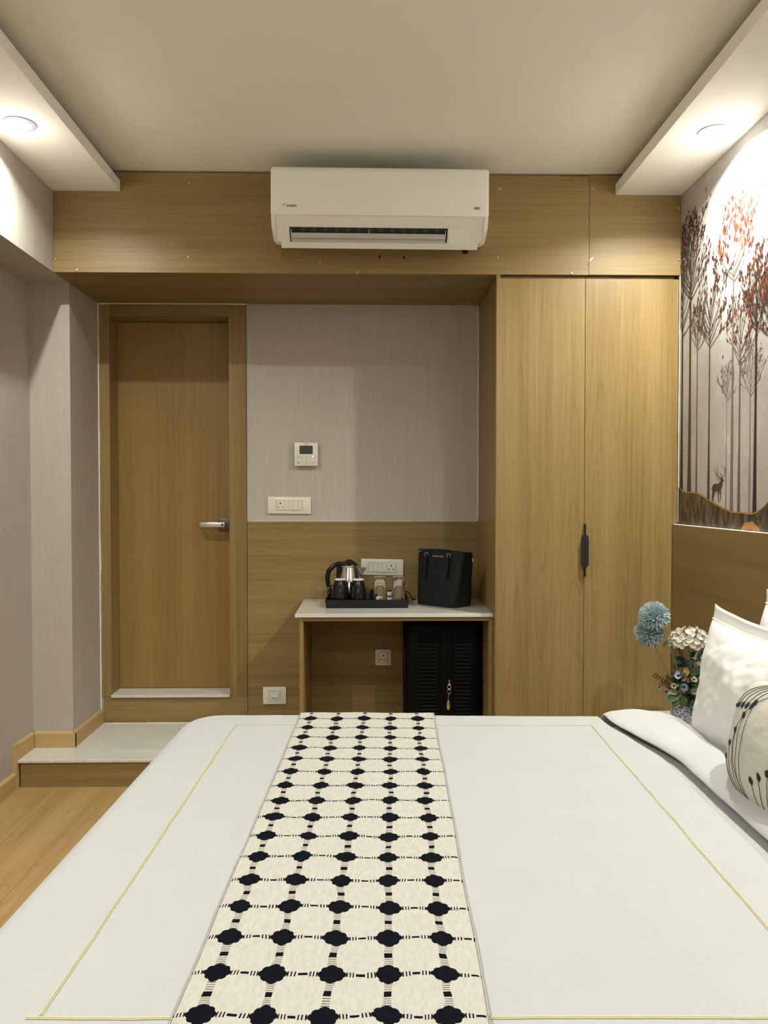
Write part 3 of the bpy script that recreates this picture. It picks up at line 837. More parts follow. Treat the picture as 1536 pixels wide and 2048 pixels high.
# ============================================================ WARDROBE
wd = thing('wardrobe', 'full-height two-door oak laminate wardrobe beside the mural', 'wardrobe', (0.95, 3.65, 0))
b_ = B()
box(b_, 0.558, 0.576, YF + 0.001, YB - 0.001, 0.0, ZB - 0.001)
box(b_, 1.338, 1.352, YF + 0.022, YB - 0.001, 0.0, ZB - 0.001)
box(b_, 0.576, 1.338, YB - 0.012, YB - 0.001, 0.0, ZB - 0.001)
box(b_, 0.576, 1.338, YF + 0.022, YB - 0.012, ZB - 0.019, ZB - 0.001)
box(b_, 0.576, 1.338, YF + 0.022, YB - 0.012, 0.0, 0.08)
obj('carcass', b_, W_VERT, wd)
b_ = B(); box(b_, 1.341, XR - 0.0052, YF + 0.004, YF + 0.020, 0.0, ZB - 0.016, 0.001, 1); obj('filler_strip', b_, W_VERT, wd)
dr = []
for a, c in ((0.5605, 0.9498), (0.9515, 1.3405)):
    b_ = B(); box(b_, a, c, YF, YF + 0.018, 0.08, 2.234, 0.001, 1); dr.append(obj('door', b_, W_VERT, wd))
for d, s_ in ((dr[0], -1), (dr[1], 1)):
    xc = 0.9506 + s_ * 0.0006; b_ = B()
    pts = [(xc, 0.926), (xc + s_ * 0.0018, 0.926), (xc + s_ * 0.0020, 0.962), (xc + s_ * 0.0145, 0.978), (xc + s_ * 0.0145, 1.090), (xc + s_ * 0.011, 1.105), (xc + s_ * 0.0020, 1.112), (xc + s_ * 0.0018, 1.158), (xc, 1.158)]
    prism(b_, pts, 1, YF - 0.022, YF - 0.012)
    box(b_, xc + s_ * 0.001, xc + s_ * 0.012, YF - 0.012, YF, 0.982, 0.994); box(b_, xc + s_ * 0.001, xc + s_ * 0.012, YF - 0.012, YF, 1.078, 1.090)
    box(b_, xc, xc + s_ * 0.0018, YF - 0.012, YF, 0.926, 0.936); box(b_, xc, xc + s_ * 0.0018, YF - 0.012, YF, 1.148, 1.158)
    obj('handle', b_, BLACKM, d, label='black elongated hexagonal pull')
b_ = B()
z = 1.165
while z < ZB - 0.02:
    h = R.uniform(0.01, 0.06); box(b_, XR - 0.0022 - R.random() * 0.0010, XR - 0.0004, YF + 0.001, YF + 0.006, z, min(z + h, ZB)); z += h
obj('caulk_bead', b_, CAULK, bulk)

# headboard panel on the right wall
hb = thing('headboard', 'wide oak laminate headboard panel fixed along the right wall', 'headboard', (1.355, 1.2, 0.0))
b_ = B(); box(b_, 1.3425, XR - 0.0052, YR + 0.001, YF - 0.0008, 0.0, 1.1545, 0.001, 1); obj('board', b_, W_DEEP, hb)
b_ = B(); box(b_, 1.344, XR - 0.0052, YR + 0.001, YF - 0.001, 1.1546, 1.1562); obj('caulk_bead', b_, CAULK, hb)

# ============================================================ DESK
TBZ = 0.754
desk = thing('desk', 'small oak desk with white stone top beside the wardrobe', 'desk', (0.114, 3.68, 0))
b_ = B(); box(b_, -0.331, 0.5572, 3.430, 3.9215, TBZ - 0.0165, TBZ, 0.0012, 1); obj('stone_top', b_, MARBLE, desk)
b_ = B(); box(b_, -0.312, -0.294, 3.440, 3.9215, 0, TBZ - 0.017, 0.0008, 1); obj('side_panel', b_, W_VERT, desk)
b_ = B(); box(b_, 0.5385, 0.5565, 3.440, 3.9215, 0, TBZ - 0.017, 0.0008, 1); obj('side_panel', b_, W_VERT, desk)
b_ = B(); box(b_, -0.2938, 0.5383, 3.442, 3.9215, TBZ - 0.035, TBZ - 0.0172, 0.0008, 1); obj('under_panel', b_, W_HORZ, desk)

# ============================================================ SWITCH PLATES
def holes3(b_, x, z, y, s=1.0, round_=False):
    if round_:
        for dx, dz, r in ((0, 0.011, 0.0042), (-0.0098, -0.009, 0.0030), (0.0098, -0.009, 0.0030)):
            cyl(b_, (x + dx * s, y, z + dz * s), (x + dx * s, y - 0.0006, z + dz * s), r * s, n=10)
    else:
        box(b_, x - 0.0028 * s, x + 0.0028 * s, y - 0.0006, y, z + 0.005 * s, z + 0.015 * s)
        for sg in (-1, 1):
            box(b_, x + sg * 0.0105 * s - 0.004 * s, x + sg * 0.0105 * s + 0.004 * s, y - 0.0006, y, z - 0.0115 * s, z - 0.0065 * s)
def plate(name, label, xc, zc_, w_, h_, y, mods, rot=0.0, lift=0.0):
    """mods: list of (kind, width); drawn from the left"""
    t = thing(name, label, 'switch' if 'switch' in name else 'socket', (xc, y, zc_))
    t.rotation_euler = (0, rot, 0)
    b_ = B(); box(b_, -w_ / 2, w_ / 2, -0.009, 0, -h_ / 2, h_ / 2, 0.002, 2); obj('plate', b_, PLATE, t, smooth=True, world=False)
    tot = sum(m[1] for m in mods); x = -tot / 2; hh = 0.0235
    b_ = B(); box(b_, -tot / 2 - 0.0012, tot / 2 + 0.0012, -0.0094, -0.0088, -hh - 0.0012, hh + 0.0012); obj('module_gap', b_, DGREY, t, world=False)
    for m in mods:
        k, wd_ = m[0], m[1]
        if k == 'rocker' or k == 'rocker_on':
            b_ = B(); p = 0.0022 if k == 'rocker_on' else 0.0
            prism(b_, [(-0.0088, -hh), (-0.0115 - p, -hh), (-0.0108, hh), (-0.0088, hh)], 0, x + 0.0004, x + wd_ - 0.0004)
            obj('rocker', b_, PLATE2, t, world=False)
        elif k == 'socket' or k == 'socket_round':
            b_ = B(); box(b_, x + 0.0004, x + wd_ - 0.0004, -0.0118, -0.0088, -hh, hh, 0.0006, 1); s_ = obj('socket_face', b_, PLATE, t, world=False)
            b_ = B(); holes3(b_, x + wd_ / 2, -0.001, -0.0118, 1.0 if wd_ > 0.04 else 0.8, k == 'socket_round'); obj('pin_hole', b_, DARK, s_, world=False)
        elif k == 'jack':
            b_ = B(); box(b_, x + 0.0004, x + wd_ - 0.0004, -0.0112, -0.0088, -hh, hh, 0.0006, 1); s_ = obj('socket_face', b_, PLATE, t, world=False)
            b_ = B(); prism(b_, [(-0.011, -0.012), (-0.016, -0.012), (-0.013, 0.012), (-0.011, 0.012)], 0, -0.018, 0.018); obj('flap', b_, PLATE, t, world=False)
            b_ = B()
            for dx in (-0.010, 0, 0.010): box(b_, dx - 0.0022, dx + 0.0022, -0.0166, -0.0158, -0.0118, -0.0085)
            obj('pin_hole', b_, DARK, t, world=False)
        x += wd_
    return t
plate('switch_plate', 'ivory four-switch and socket plate on the wallpaper above the wainscot', -0.405, 1.2325, 0.219, 0.086, YB, [('socket_round', 0.042), ('rocker', 0.0225), ('rocker', 0.0225), ('rocker_on', 0.0225), ('rocker', 0.0225)], 0.008)
plate('switch_plate', 'ivory switch plate with three-pin socket on the wainscot behind the kettle', 0.0665, 0.917, 0.216, 0.083, 3.922, [('rocker', 0.0235), ('rocker', 0.0235), ('rocker_on', 0.0235), ('rocker_on', 0.0235), ('socket', 0.0455)], 0.022)
plate('wall_socket', 'square ivory three-pin socket in the dark space under the desk', 0.0725, 0.4555, 0.081, 0.083, 3.922, [('socket', 0.046)], 0.0)
plate('wall_socket', 'small ivory outlet low on the wainscot left of the desk', -0.482, 0.262, 0.118, 0.088, 3.922, [('jack', 0.055)], 0.0)

# thermostat
th = thing('thermostat', 'square ivory wall thermostat with a dark display', 'thermostat', (-0.318, YB, 1.491))
b_ = B(); box(b_, -0.050, 0.050, -0.010, 0, -0.052, 0.048, 0.003, 1); obj('back_box', b_, PLATE2, th, world=False)
b_ = B(); box(b_, -0.0595, 0.0595, -0.023, -0.010, -0.0595, 0.0595, 0.003, 3); obj('front', b_, PLATE, th, smooth=True, world=False)
b_ = B(); box(b_, -0.0335, 0.0335, -0.0238, -0.0225, 0.001, 0.044, 0.0006, 1); obj('display', b_, SCREEN, th, world=False)
b_ = B()
def oval(b_, x, z, rx, rz, y=-0.0232, th_=0.0006, n=24):
    o_ = [(x + rx * math.cos(2 * PI * i / n), y, z + rz * math.sin(2 * PI * i / n)) for i in range(n)]
    tube(b_, o_, th_, 5, closed=True)
for q in ((-0.038, -0.014, 0.011, 0.005), (-0.038, -0.043, 0.011, 0.005), (0.036, -0.043, 0.011, 0.005), (0.036, -0.014, 0.011, 0.005), (0, -0.030, 0.022, 0.022), (0, -0.028, 0.008, 0.007)): oval(b_, *q)
obj('button', b_, plain('button_outline', (0.33, 0.33, 0.27), 0.5), th, world=False)
b_ = B()
for x, z, r in ((-0.038, -0.014, 0.0022), (-0.040, -0.043, 0.0032), (0.034, -0.044, 0.002)):
    box(b_, x - r, x + r, -0.0236, -0.0232, z - r * 0.6, z + r * 0.6); box(b_, x - r * 0.5, x + r * 0.5, -0.0237, -0.0232, z - r, z + r)
for z, s_ in ((-0.0135, 1), (-0.044, -1)):
    b_.faces.new([b_.verts.new(p) for p in ((-0.003, -0.0234, z - 0.003 * s_), (0.003, -0.0234, z - 0.003 * s_), (0, -0.0234, z + 0.003 * s_))])
obj('button_symbol', b_, TXT, th, world=False)['kind'] = 'stuff'
bm = text_bm('DAIKIN', 0.0065, offset=0.0002); bm.transform(Matrix.Translation((0, -0.0233, 0.0520)) @ Matrix.Rotation(PI / 2, 4, 'X')); obj('brand_lettering', bm, TXT, th, world=False)
b_ = B(); sphere(b_, (0.034, -0.0232, -0.0105), 0.0035, 2, (1, 0.3, 1)); obj('indicator_light', b_, emit('green_led', (0.75, 1.0, 0.85), 1.6), th, smooth=True, world=False)

# ============================================================ TRAY SET
tray = thing('tray', 'long black serving tray on the white desk top', 'tray', (-0.009, 3.72, TBZ))
tx, ty, thh = 0.1985, 0.126, 0.040
b_ = B()
def trect(x, y, z, r, n=5):
    P = []
    for cx, cy, a0 in ((x - r, y - r, 0), (-x + r, y - r, PI / 2), (-x + r, -y + r, PI), (x - r, -y + r, 1.5 * PI)):
        for i in range(n + 1):
            a = a0 + PI / 2 * i / n; P.append((cx + r * math.cos(a), cy + r * math.sin(a), z))
    return P
loops = [trect(tx - 0.006, ty - 0.006, 0.0, 0.010), trect(tx, ty, thh - 0.002, 0.012), trect(tx - 0.002, ty - 0.002, thh, 0.011), trect(tx - 0.006, ty - 0.006, thh, 0.009), trect(tx - 0.011, ty - 0.011, 0.012, 0.008)]
rg = [[b_.verts.new(p) for p in L_] for L_ in loops]
for a, c in zip(rg, rg[1:]):
    for i in range(len(a)): b_.faces.new((a[i], a[(i + 1) % len(a)], c[(i + 1) % len(c)], c[i]))
b_.faces.new(rg[0][::-1]); b_.faces.new(rg[-1])
obj('shell', b_, BLACKP, tray, smooth=True, world=False)
b_ = B(); box(b_, 0.022, 0.025, -ty + 0.010, ty - 0.010, 0.012, 0.026); box(b_, 0.025, tx - 0.010, 0.030, 0.033, 0.012, 0.030); obj('divider', b_, BLACKP, tray, world=False)

kt = thing('kettle', 'polished steel electric kettle with black handle and lid on the tray', 'kettle', (-0.098, 3.792, TBZ + 0.0125))
b_ = B(); lathe(b_, [(0, 0), (0.070, 0), (0.072, 0.006), (0.070, 0.016), (0.064, 0.018), (0, 0.018)], 40); obj('base', b_, BLACKP, kt, smooth=True, world=False)
b_ = B(); lathe(b_, [(0.066, 0.018), (0.070, 0.024), (0.069, 0.045), (0.064, 0.080), (0.056, 0.115), (0.047, 0.148), (0.042, 0.168)], 48); obj('body', b_, STEEL, kt, smooth=True, world=False)
b_ = B(); lathe(b_, [(0.043, 0.166), (0.046, 0.170), (0.044, 0.177), (0.040, 0.180), (0.030, 0.190), (0.016, 0.196), (0.010, 0.201), (0, 0.202)], 40); obj('lid', b_, BLACKP, kt, smooth=True, world=False)
b_ = B(); lathe(b_, [(0.0445, 0.1655), (0.0475, 0.168), (0.0470, 0.171), (0.0440, 0.1715)], 40); obj('lid_rim', b_, SATIN, kt, smooth=True, world=False)
b_ = B(); tube(b_, [(-0.030, -0.004, 0.182), (-0.052, -0.006, 0.181), (-0.078, -0.008, 0.170), (-0.100, -0.010, 0.145), (-0.107, -0.010, 0.112), (-0.103, -0.010, 0.078), (-0.090, -0.008, 0.045), (-0.070, -0.005, 0.022), (-0.060, -0.004, 0.016)],
     [0.010, 0.013, 0.0145, 0.015, 0.015, 0.014, 0.0125, 0.011, 0.009], 12, flat=0.8)
box(b_, -0.062, -0.043, -0.012, 0.004, 0.020, 0.170, 0.002, 1)
obj('handle', b_, BLACKP, kt, smooth=True, world=False, label='black looped handle')
b_ = B(); v = [(0.036, -0.018, 0.164), (0.036, 0.018, 0.164), (0.086, 0, 0.160), (0.050, -0.014, 0.112), (0.050, 0.014, 0.112), (0.083, 0, 0.152)]
vv = [b_.verts.new(p) for p in v]
for q in ((0, 1, 2), (0, 2, 5, 3), (1, 4, 5, 2), (3, 5, 4), (0, 3, 4, 1)): b_.faces.new([vv[i] for i in q])
obj('spout', b_, plain('spout_steel', (0.35, 0.32, 0.30), 0.18, 1.0), kt, world=False)

mugprof = [(r_ * 1.08, z_ * 1.14) for r_, z_ in [(0.0, 0.100), (0.018, 0.100), (0.0215, 0.1025), (0.0235, 0.1025), (0.0245, 0.098), (0.026, 0.092), (0.034, 0.066), (0.0385, 0.040), (0.0395, 0.020), (0.0385, 0.002), (0.0370, 0.0), (0.0355, 0.002), (0.0365, 0.020), (0.035, 0.045), (0.028, 0.080), (0.0, 0.088)]]
def make_mug(loc, rot, label):
    t = thing('mug', label, 'mug', loc, rot, 'black mugs on the tray')
    b_ = B(); lathe(b_, mugprof, 36); obj('cup', b_, BLACKG, t, smooth=True, world=False)
    b_ = B(); lathe(b_, [(r_ * 1.08, z_ * 1.14) for r_, z_ in [(0.0185, 0.1015), (0.0200, 0.1035), (0.0238, 0.1035), (0.0247, 0.1000), (0.0235, 0.1000)]], 36); obj('foot_ring', b_, RIMW, t, smooth=True, world=False, label='white unglazed foot ring')
    b_ = B(); tube(b_, [(0.034, 0, 0.088), (0.048, 0, 0.088), (0.060, 0, 0.073), (0.063, 0, 0.053), (0.057, 0, 0.033), (0.039, 0, 0.022)], [0.005] * 6, 8, flat=0.7); obj('handle', b_, BLACKG, t, smooth=True, world=False)
    return t
make_mug((-0.1370, 3.668, TBZ + 0.0125), math.radians(200), 'upturned glossy black mug at the left end of the tray')
make_mug((-0.0515, 3.662, TBZ + 0.0125), math.radians(245), 'upturned glossy black mug beside the two glasses')
def make_glass(x, y, label):
    t = thing('drinking_glass', label, 'glass', (x, y, TBZ + 0.0125), 0, 'upturned tumblers on the tray')
    b_ = B(); lathe(b_, [(0, 0.127), (0.0262, 0.127), (0.0275, 0.125), (0.0278, 0.112), (0.0320, 0.001), (0.0316, 0.0), (0.0306, 0.001), (0.0264, 0.106), (0.024, 0.110), (0, 0.111)], 40)
    obj('tumbler', b_, GLASS, t, smooth=True, world=False)
make_glass(0.0525, 3.690, 'clear tumbler upside down on the tray next to the mugs')
make_glass(0.1435, 3.690, 'clear tumbler upside down at the right end of the tray')
def sachet(x, y, z, w_, h_, tilt, rz, mats, label, zband=None, cat='sachet', th_=0.004):
    t = thing('sachet', label, cat, (x, y, z), rz, 'tea and sugar sachets in the tray')
    Mx = Matrix.Rotation(tilt, 4, 'X')
    b_ = B(); box(b_, -w_ / 2, w_ / 2, -th_ / 2, th_ / 2, 0, h_, 0.0012, 1, M=Mx)
    obj('packet', b_, mats[0], t, world=False)
    if len(mats) > 1:
        b_ = B(); box(b_, -w_ / 2 + 0.001, w_ / 2 - 0.001, -th_ / 2 - 0.0006, th_ / 2, h_ * zband[0], h_ * zband[1], M=Mx); obj('printed_band', b_, mats[1], t, world=False)
    return t
sachet(0.098, 3.735, TBZ + 0.0125, 0.024, 0.056, -0.25, 0.0, [BLACKP], 'black paper sachet standing between the two glasses')
sachet(0.100, 3.722, TBZ + 0.0125, 0.022, 0.050, -0.22, 0.1, [PAPERW, PAPERB], 'white sachet with blue band between the two glasses', (0.45, 0.62))
sachet(0.0555, 3.735, TBZ + 0.0125, 0.036, 0.040, -0.5, 0.3, [PAPERW, plain('grey_sachet_print', (0.25, 0.27, 0.33), 0.5)], 'white and grey sachet seen behind the left glass', (0.4, 0.8))
sachet(0.148, 3.738, TBZ + 0.0125, 0.040, 0.030, -0.6, -0.2, [plain('dark_sachet', (0.05, 0.055, 0.06), 0.4)], 'dark grey sachet seen behind the right glass')
b_ = B()
for k in range(4):
    box(b_, 0.004 + 0.0, 0.040, 3.775 + k * 0.009, 3.781 + k * 0.009, TBZ + 0.044, TBZ + 0.066 - 0.003 * k, 0.001, 1)
box(b_, 0.003, 0.041, 3.770, 3.815, TBZ + 0.0125, TBZ + 0.046, 0.002, 1)
o = obj('sachet_box', b_, BLACKP); tag(o, 'small black box of sachets behind the left glass', 'box')
cord = B(); tube(cord, [(0.160, 3.835, TBZ + 0.050), (0.190, 3.858, TBZ + 0.046), (0.208, 3.866, TBZ + 0.030), (0.214, 3.870, TBZ + 0.012), (0.216, 3.873, TBZ + 0.0032), (0.230, 3.890, TBZ + 0.0032), (0.236, 3.905, TBZ + 0.0032)], 0.003, 8)
o = obj('power_cord', cord, BLACKP, smooth=True); tag(o, 'short black cord curling over the back right corner of the tray', 'cord')

# ============================================================ TOTE BAG
bag = thing('tote_bag', 'black grained leather tote bag standing on the desk', 'bag', (0.359, 3.685, TBZ))
P0, P1, P2, P3 = Vector((0.228, 3.728)), Vector((0.395, 3.580)), Vector((0.496, 3.667)), Vector((0.329, 3.815))
def bagpt(a, t, h):
    """a: 0..1 along front, t: 0..1 depth, h: 0..1 height -> world"""
    dep = 0.5 + (t - 0.5) * (1.0 - 0.42 * h ** 1.3)
    aa = 0.5 + (a - 0.5) * (1.0 + 0.14 * h) + 0.06 * h * a
    p = P0 + (P1 - P0) * aa + (P3 - P0) * dep
    return p
ring_n = 48
def perim(k):
    s_ = k / ring_n * 4
    e = 0.06
    i, f_ = int(s_) % 4, s_ - int(s_)
    c = [(f_, 0.0), (1.0, f_), (1 - f_, 1.0), (0.0, 1 - f_)][i]
    a, t = c
    # round the vertical corners
    dx, dy = a - 0.5, t - 0.5; m_ = (abs(2 * dx) ** 9 + abs(2 * dy) ** 9) ** (1 / 9)
    return 0.5 + dx / max(m_, 1e-6), 0.5 + dy / max(m_, 1e-6)
b_ = B(); prev = None; NH = 26; first = None
for j in range(NH + 1):
    h = j / NH; rr_ = []
    for k in range(ring_n):
        a, t = perim(k)
        q = bagpt(a, t, h); cx = bagpt(0.5, 0.5, h)
        d = (q - cx)
        bul = 1.0 + 0.015 * math.sin(h * PI) + 0.030 * nz(a * 3, t * 3, h * 3.0)
        if t > 0.2 and a > 0.97: bul += -0.05 * math.sin(h * PI) ** 2 * math.sin(t * PI)
        q = cx + d * bul
        zz = TBZ + 0.0008 + h * (0.262 + 0.008 * (0.5 - a) + 0.004 * nz(a * 4, t * 2, 7.0))
        if j == 0: q = cx + d * 0.975
        rr_.append(b_.verts.new((q.x, q.y, zz)))
    if prev:
        for k in range(ring_n): b_.faces.new((prev[k], prev[(k + 1) % ring_n], rr_[(k + 1) % ring_n], rr_[k]))
    else: b_.faces.new(rr_[::-1])
    prev = rr_
# sunken open top
inner = []
cx = bagpt(0.5, 0.5, 1.0)
for v_ in prev:
    q = Vector((v_.co.x, v_.co.y)); q = cx + (q - cx) * 0.90; inner.append(b_.verts.new((q.x, q.y, v_.co.z - 0.004)))
for k in range(ring_n): b_.faces.new((prev[k], prev[(k + 1) % ring_n], inner[(k + 1) % ring_n], inner[k]))
b_.faces.new(inner)
obj('body', b_, LEATHER, bag, smooth=True)
fdir = (P1 - P0).normalized(); fn_ = Vector((-fdir.y, fdir.x)); fn_ = -fn_ if fn_.y > 0 else fn_
def fpt(a, h, off=0.0):
    q = bagpt(a, 0.0, h); q = q + fn_ * off; return Vector((q.x, q.y, TBZ + h * 0.262))
for a in (0.24, 0.74):
    b_ = B(); tube(b_, [fpt(a, 0.50, 0.004), fpt(a, 0.80, 0.006), fpt(a, 0.97, 0.006)], 0.010, 8, flat=0.3)
    obj('strap_tab', b_, LEATHER, bag, smooth=True)
b_ = B()
hp = [fpt(0.24, 0.93, 0.006), fpt(0.25, 0.985, 0.010), fpt(0.29, 1.015, -0.004), fpt(0.42, 1.012, -0.020), fpt(0.58, 1.010, -0.022), fpt(0.70, 1.015, -0.006), fpt(0.74, 0.985, 0.010), fpt(0.75, 0.93, 0.006)]
tube(b_, hp, 0.0065, 8)
obj('carry_handle', b_, LEATHER, bag, smooth=True)
for a in (0.25, 0.745):
    b_ = B()
    for da in (-0.035, 0.035):
        tube(b_, [fpt(a + da, 0.90, 0.012), fpt(a + da, 0.965, 0.013)], 0.0016, 6)
    tube(b_, [fpt(a - 0.035, 0.965, 0.013), fpt(a + 0.035, 0.965, 0.013)], 0.0018, 6)
    obj('buckle', b_, SATIN, bag, smooth=True)
bm = text_bm('MICHAEL KORS', 0.0095, offset=0.0003); bm.transform(Matrix.Translation(fpt(0.50, 0.91, 0.0085)) @ Matrix.Rotation(math.atan2(fdir.y, fdir.x), 4, 'Z') @ Matrix.Rotation(PI / 2, 4, 'X')); obj('gold_lettering', bm, GOLD, bag)
b_ = B(); tube(b_, [fpt(0.02, 0.955, 0.004), fpt(0.12, 1.0, 0.006)], 0.0022, 6); obj('zip_pull', b_, GOLD, bag, smooth=True)
q = bagpt(1.0, 0.55, 1.0)
b_ = B(); tube(b_, [(q.x + 0.0, q.y, TBZ + 0.262), (q.x + 0.010, q.y - 0.002, TBZ + 0.258), (q.x + 0.016, q.y - 0.002, TBZ + 0.243), (q.x + 0.017, q.y - 0.002, TBZ + 0.232)], 0.0018, 6)
obj('tassel_cord', b_, LEATHER, bag, smooth=True)
b_ = B(); cyl(b_, (q.x + 0.017, q.y - 0.002, TBZ + 0.235), (q.x + 0.018, q.y - 0.002, TBZ + 0.216), 0.0030, 0.0034, 10); obj('tassel_tip', b_, GOLD, bag, smooth=True)

# ============================================================ BLACK SUITCASE UNDER THE DESK
sc = thing('suitcase', 'black ribbed suitcase standing in the dark under the desk', 'suitcase', (0.352, 3.70, 0))
b_ = B(); box(b_, 0.170, 0.533, 3.590, 3.900, 0.03, 0.690, 0.030, 4); obj('shell', b_, NYLON, sc, smooth=True)
for x0, x1 in ((0.232, 0.318), (0.402, 0.476)):
    for i in range(32):
        z = 0.06 + i * 0.0180
        b_ = B(); cyl(b_, (x0, 3.588, z), (x1, 3.588, z), 0.0058, n=8); obj('rib', b_, NYLON, sc, smooth=True)
b_ = B(); box(b_, 0.330, 0.392, 3.584, 3.592, 0.05, 0.660, 0.003, 1); obj('zip_band', b_, NYLON, sc)
b_ = B()
box(b_, 0.3725, 0.3795, 3.579, 3.584, 0.405, 0.418, 0.001, 1)
tube(b_, [(0.3755 + 0.008 * math.cos(a), 3.578, 0.386 + 0.0105 * math.sin(a)) for a in [i * PI / 8 for i in range(16)]], 0.0018, 6, closed=True)
box(b_, 0.370, 0.381, 3.577, 3.580, 0.396, 0.404, 0.001, 1)
tube(b_, [(0.3745 + 0.007 * math.cos(a), 3.577, 0.366 + 0.012 * math.sin(a)) for a in [i * PI / 8 for i in range(16)]], 0.0011, 6, closed=True)
for i in range(7): sphere(b_, (0.3735 - 0.0006 * i + 0.0012 * (-1) ** i, 3.577, 0.352 - 0.0042 * i), 0.0023, 1)
obj('zip_pull', b_, SATIN, sc, smooth=True)
b_ = B(); sphere(b_, (0.3715, 3.577, 0.300), 1.0, 3, (0.0085, 0.0025, 0.0225)); obj('charm', b_, SATIN, sc, smooth=True, label='oval silver charm')
for x in (0.20, 0.50):
    for y in (3.63, 3.86): b_ = B(); cyl(b_, (x - 0.008, y, 0.018), (x + 0.008, y, 0.018), 0.018, n=16); obj('wheel', b_, BLACKP, sc, smooth=True)
b_ = B(); tube(b_, [(0.31, 3.745, 0.688), (0.315, 3.745, 0.704), (0.39, 3.745, 0.704), (0.395, 3.745, 0.688)], 0.006, 8); obj('carry_handle', b_, BLACKP, sc, smooth=True)

# ============================================================ NIGHTSTAND
ns = thing('nightstand', 'low white-topped nightstand between bed and wardrobe', 'nightstand', (1.17, 2.95, 0))
b_ = B(); box(b_, 1.090, 1.341, 2.50, 3.372, 0.311, 0.328, 0.0015, 1); obj('stone_top', b_, MARBLE, ns)
b_ = B(); box(b_, 1.102, 1.120, 2.51, 3.37, 0, 0.311); box(b_, 1.322, 1.340, 2.51, 3.37, 0, 0.311); box(b_, 1.120, 1.322, 3.352, 3.37, 0, 0.311); box(b_, 1.120, 1.322, 2.51, 3.352, 0.0, 0.018); box(b_, 1.120, 1.322, 2.51, 2.528, 0, 0.311); obj('body', b_, W_HORZ, ns)
for z0, z1 in ((0.02, 0.158), (0.163, 0.306)):
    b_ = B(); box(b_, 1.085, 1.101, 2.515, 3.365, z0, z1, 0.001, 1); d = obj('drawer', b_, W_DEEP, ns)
    b_ = B(); box(b_, 1.073, 1.085, 2.88, 3.0, (z0 + z1) / 2 - 0.005, (z0 + z1) / 2 + 0.005, 0.002, 1); obj('drawer_pull', b_, BLACKM, d)

# ============================================================ FLOWER POT
fp = thing('flower_pot', 'grey patterned pot of artificial flowers on the nightstand', 'flowers', (1.222, 2.95, 0.328))
FX, FY = 1.222, 2.95
def potmat():
    m, nt, b = new_mat('grey_glazed_scallop_relief'); g = NG(nt)
    uv = nt.nodes.new('ShaderNodeTexCoord').outputs['Object']
    vn = nt.nodes.new('ShaderNodeTexVoronoi'); vn.feature = 'DISTANCE_TO_EDGE'; vn.inputs['Scale'].default_value = 52
    vs_ = g.scale(uv, (1.0, 1.0, 1.7)); nt.links.new(vs_, vn.inputs['Vector'])
    f = g.ramp(vn.outputs['Distance'], 0.06, 0.16)
    nt.links.new(g.mix(f, (0.62, 0.61, 0.62), (0.17, 0.18, 0.25)), b.inputs['Base Color'])
    bp = nt.nodes.new('ShaderNodeBump'); bp.inputs['Strength'].default_value = 1.0; bp.inputs['Distance'].default_value = 0.003; bp.invert = True
    nt.links.new(f, bp.inputs['Height']); nt.links.new(bp.outputs['Normal'], b.inputs['Normal'])
    b.inputs['Roughness'].default_value = 0.4
    return m
b_ = B(); lathe(b_, [(0, 0), (0.040, 0), (0.043, 0.004), (0.047, 0.08), (0.0490, 0.152), (0.0490, 0.158), (0.0455, 0.158), (0.0445, 0.142), (0, 0.139)], 40)
obj('pot', b_, potmat(), fp, smooth=True, world=False)
GREEN1 = plain('leaf_green', (0.055, 0.090, 0.028), 0.5, var=0.3, bscale=30); GREEN2 = plain('dark_leaf_green', (0.022, 0.042, 0.026), 0.5, var=0.3, bscale=30)
STEM = plain('stem_green', (0.16, 0.19, 0.07), 0.6); BROWNL = plain('brown_leaf', (0.13, 0.065, 0.02), 0.6, var=0.3)
PETW = plain('cream_petal', (0.72, 0.67, 0.58), 0.6, var=0.05); PETB = plain('blue_grey_petal', (0.40, 0.50, 0.51), 0.7, var=0.25, bscale=120)
PETY = plain('tan_petal', (0.36, 0.22, 0.085), 0.6, var=0.2); PETL = plain('pale_blue_petal', (0.20, 0.25, 0.33), 0.6); PETP = plain('blush_petal', (0.40, 0.32, 0.26), 0.6)
DKC = plain('dark_flower_eye', (0.015, 0.012, 0.022), 0.7)
def pompom(cx, cy, cz, r, seed):
    rr = random.Random(seed); b_ = B(); sphere(b_, (cx, cy, cz), r * 0.62, 2, mi=1)
    n = 640
    for i in range(n):
        ph = math.acos(1 - 2 * (i + 0.5) / n); tht = PI * (1 + 5 ** 0.5) * i + rr.uniform(-0.1, 0.1)
        d = Vector((math.sin(ph) * math.cos(tht), math.sin(ph) * math.sin(tht), math.cos(ph)))
        d = (d + Vector((rr.uniform(-.12, .12), rr.uniform(-.12, .12), rr.uniform(-.12, .12)))).normalized()
        ln = r * rr.uniform(0.90, 1.04); c = Vector((cx, cy, cz))
        s_ = d.cross(Vector((0, 0, 1))); s_ = s_.normalized() if s_.length > 1e-3 else Vector((1, 0, 0)); u_ = s_.cross(d)
        w_ = r * 0.036
        p0 = c + d * r * 0.45; p1 = c + d * ln * 0.95; tip = c + d * ln
        base = [b_.verts.new(p0 + s_ * w_ * .4 * math.cos(a) + u_ * w_ * .4 * math.sin(a)) for a in (0, 2.1, 4.2)]
        top = [b_.verts.new(p1 + s_ * w_ * math.cos(a) + u_ * w_ * math.sin(a)) for a in (0, 2.1, 4.2)]
        tp = b_.verts.new(tip)
        for k in range(3):
            b_.faces.new((base[k], base[(k + 1) % 3], top[(k + 1) % 3], top[k])); b_.faces.new((top[k], top[(k + 1) % 3], tp))
    return b_
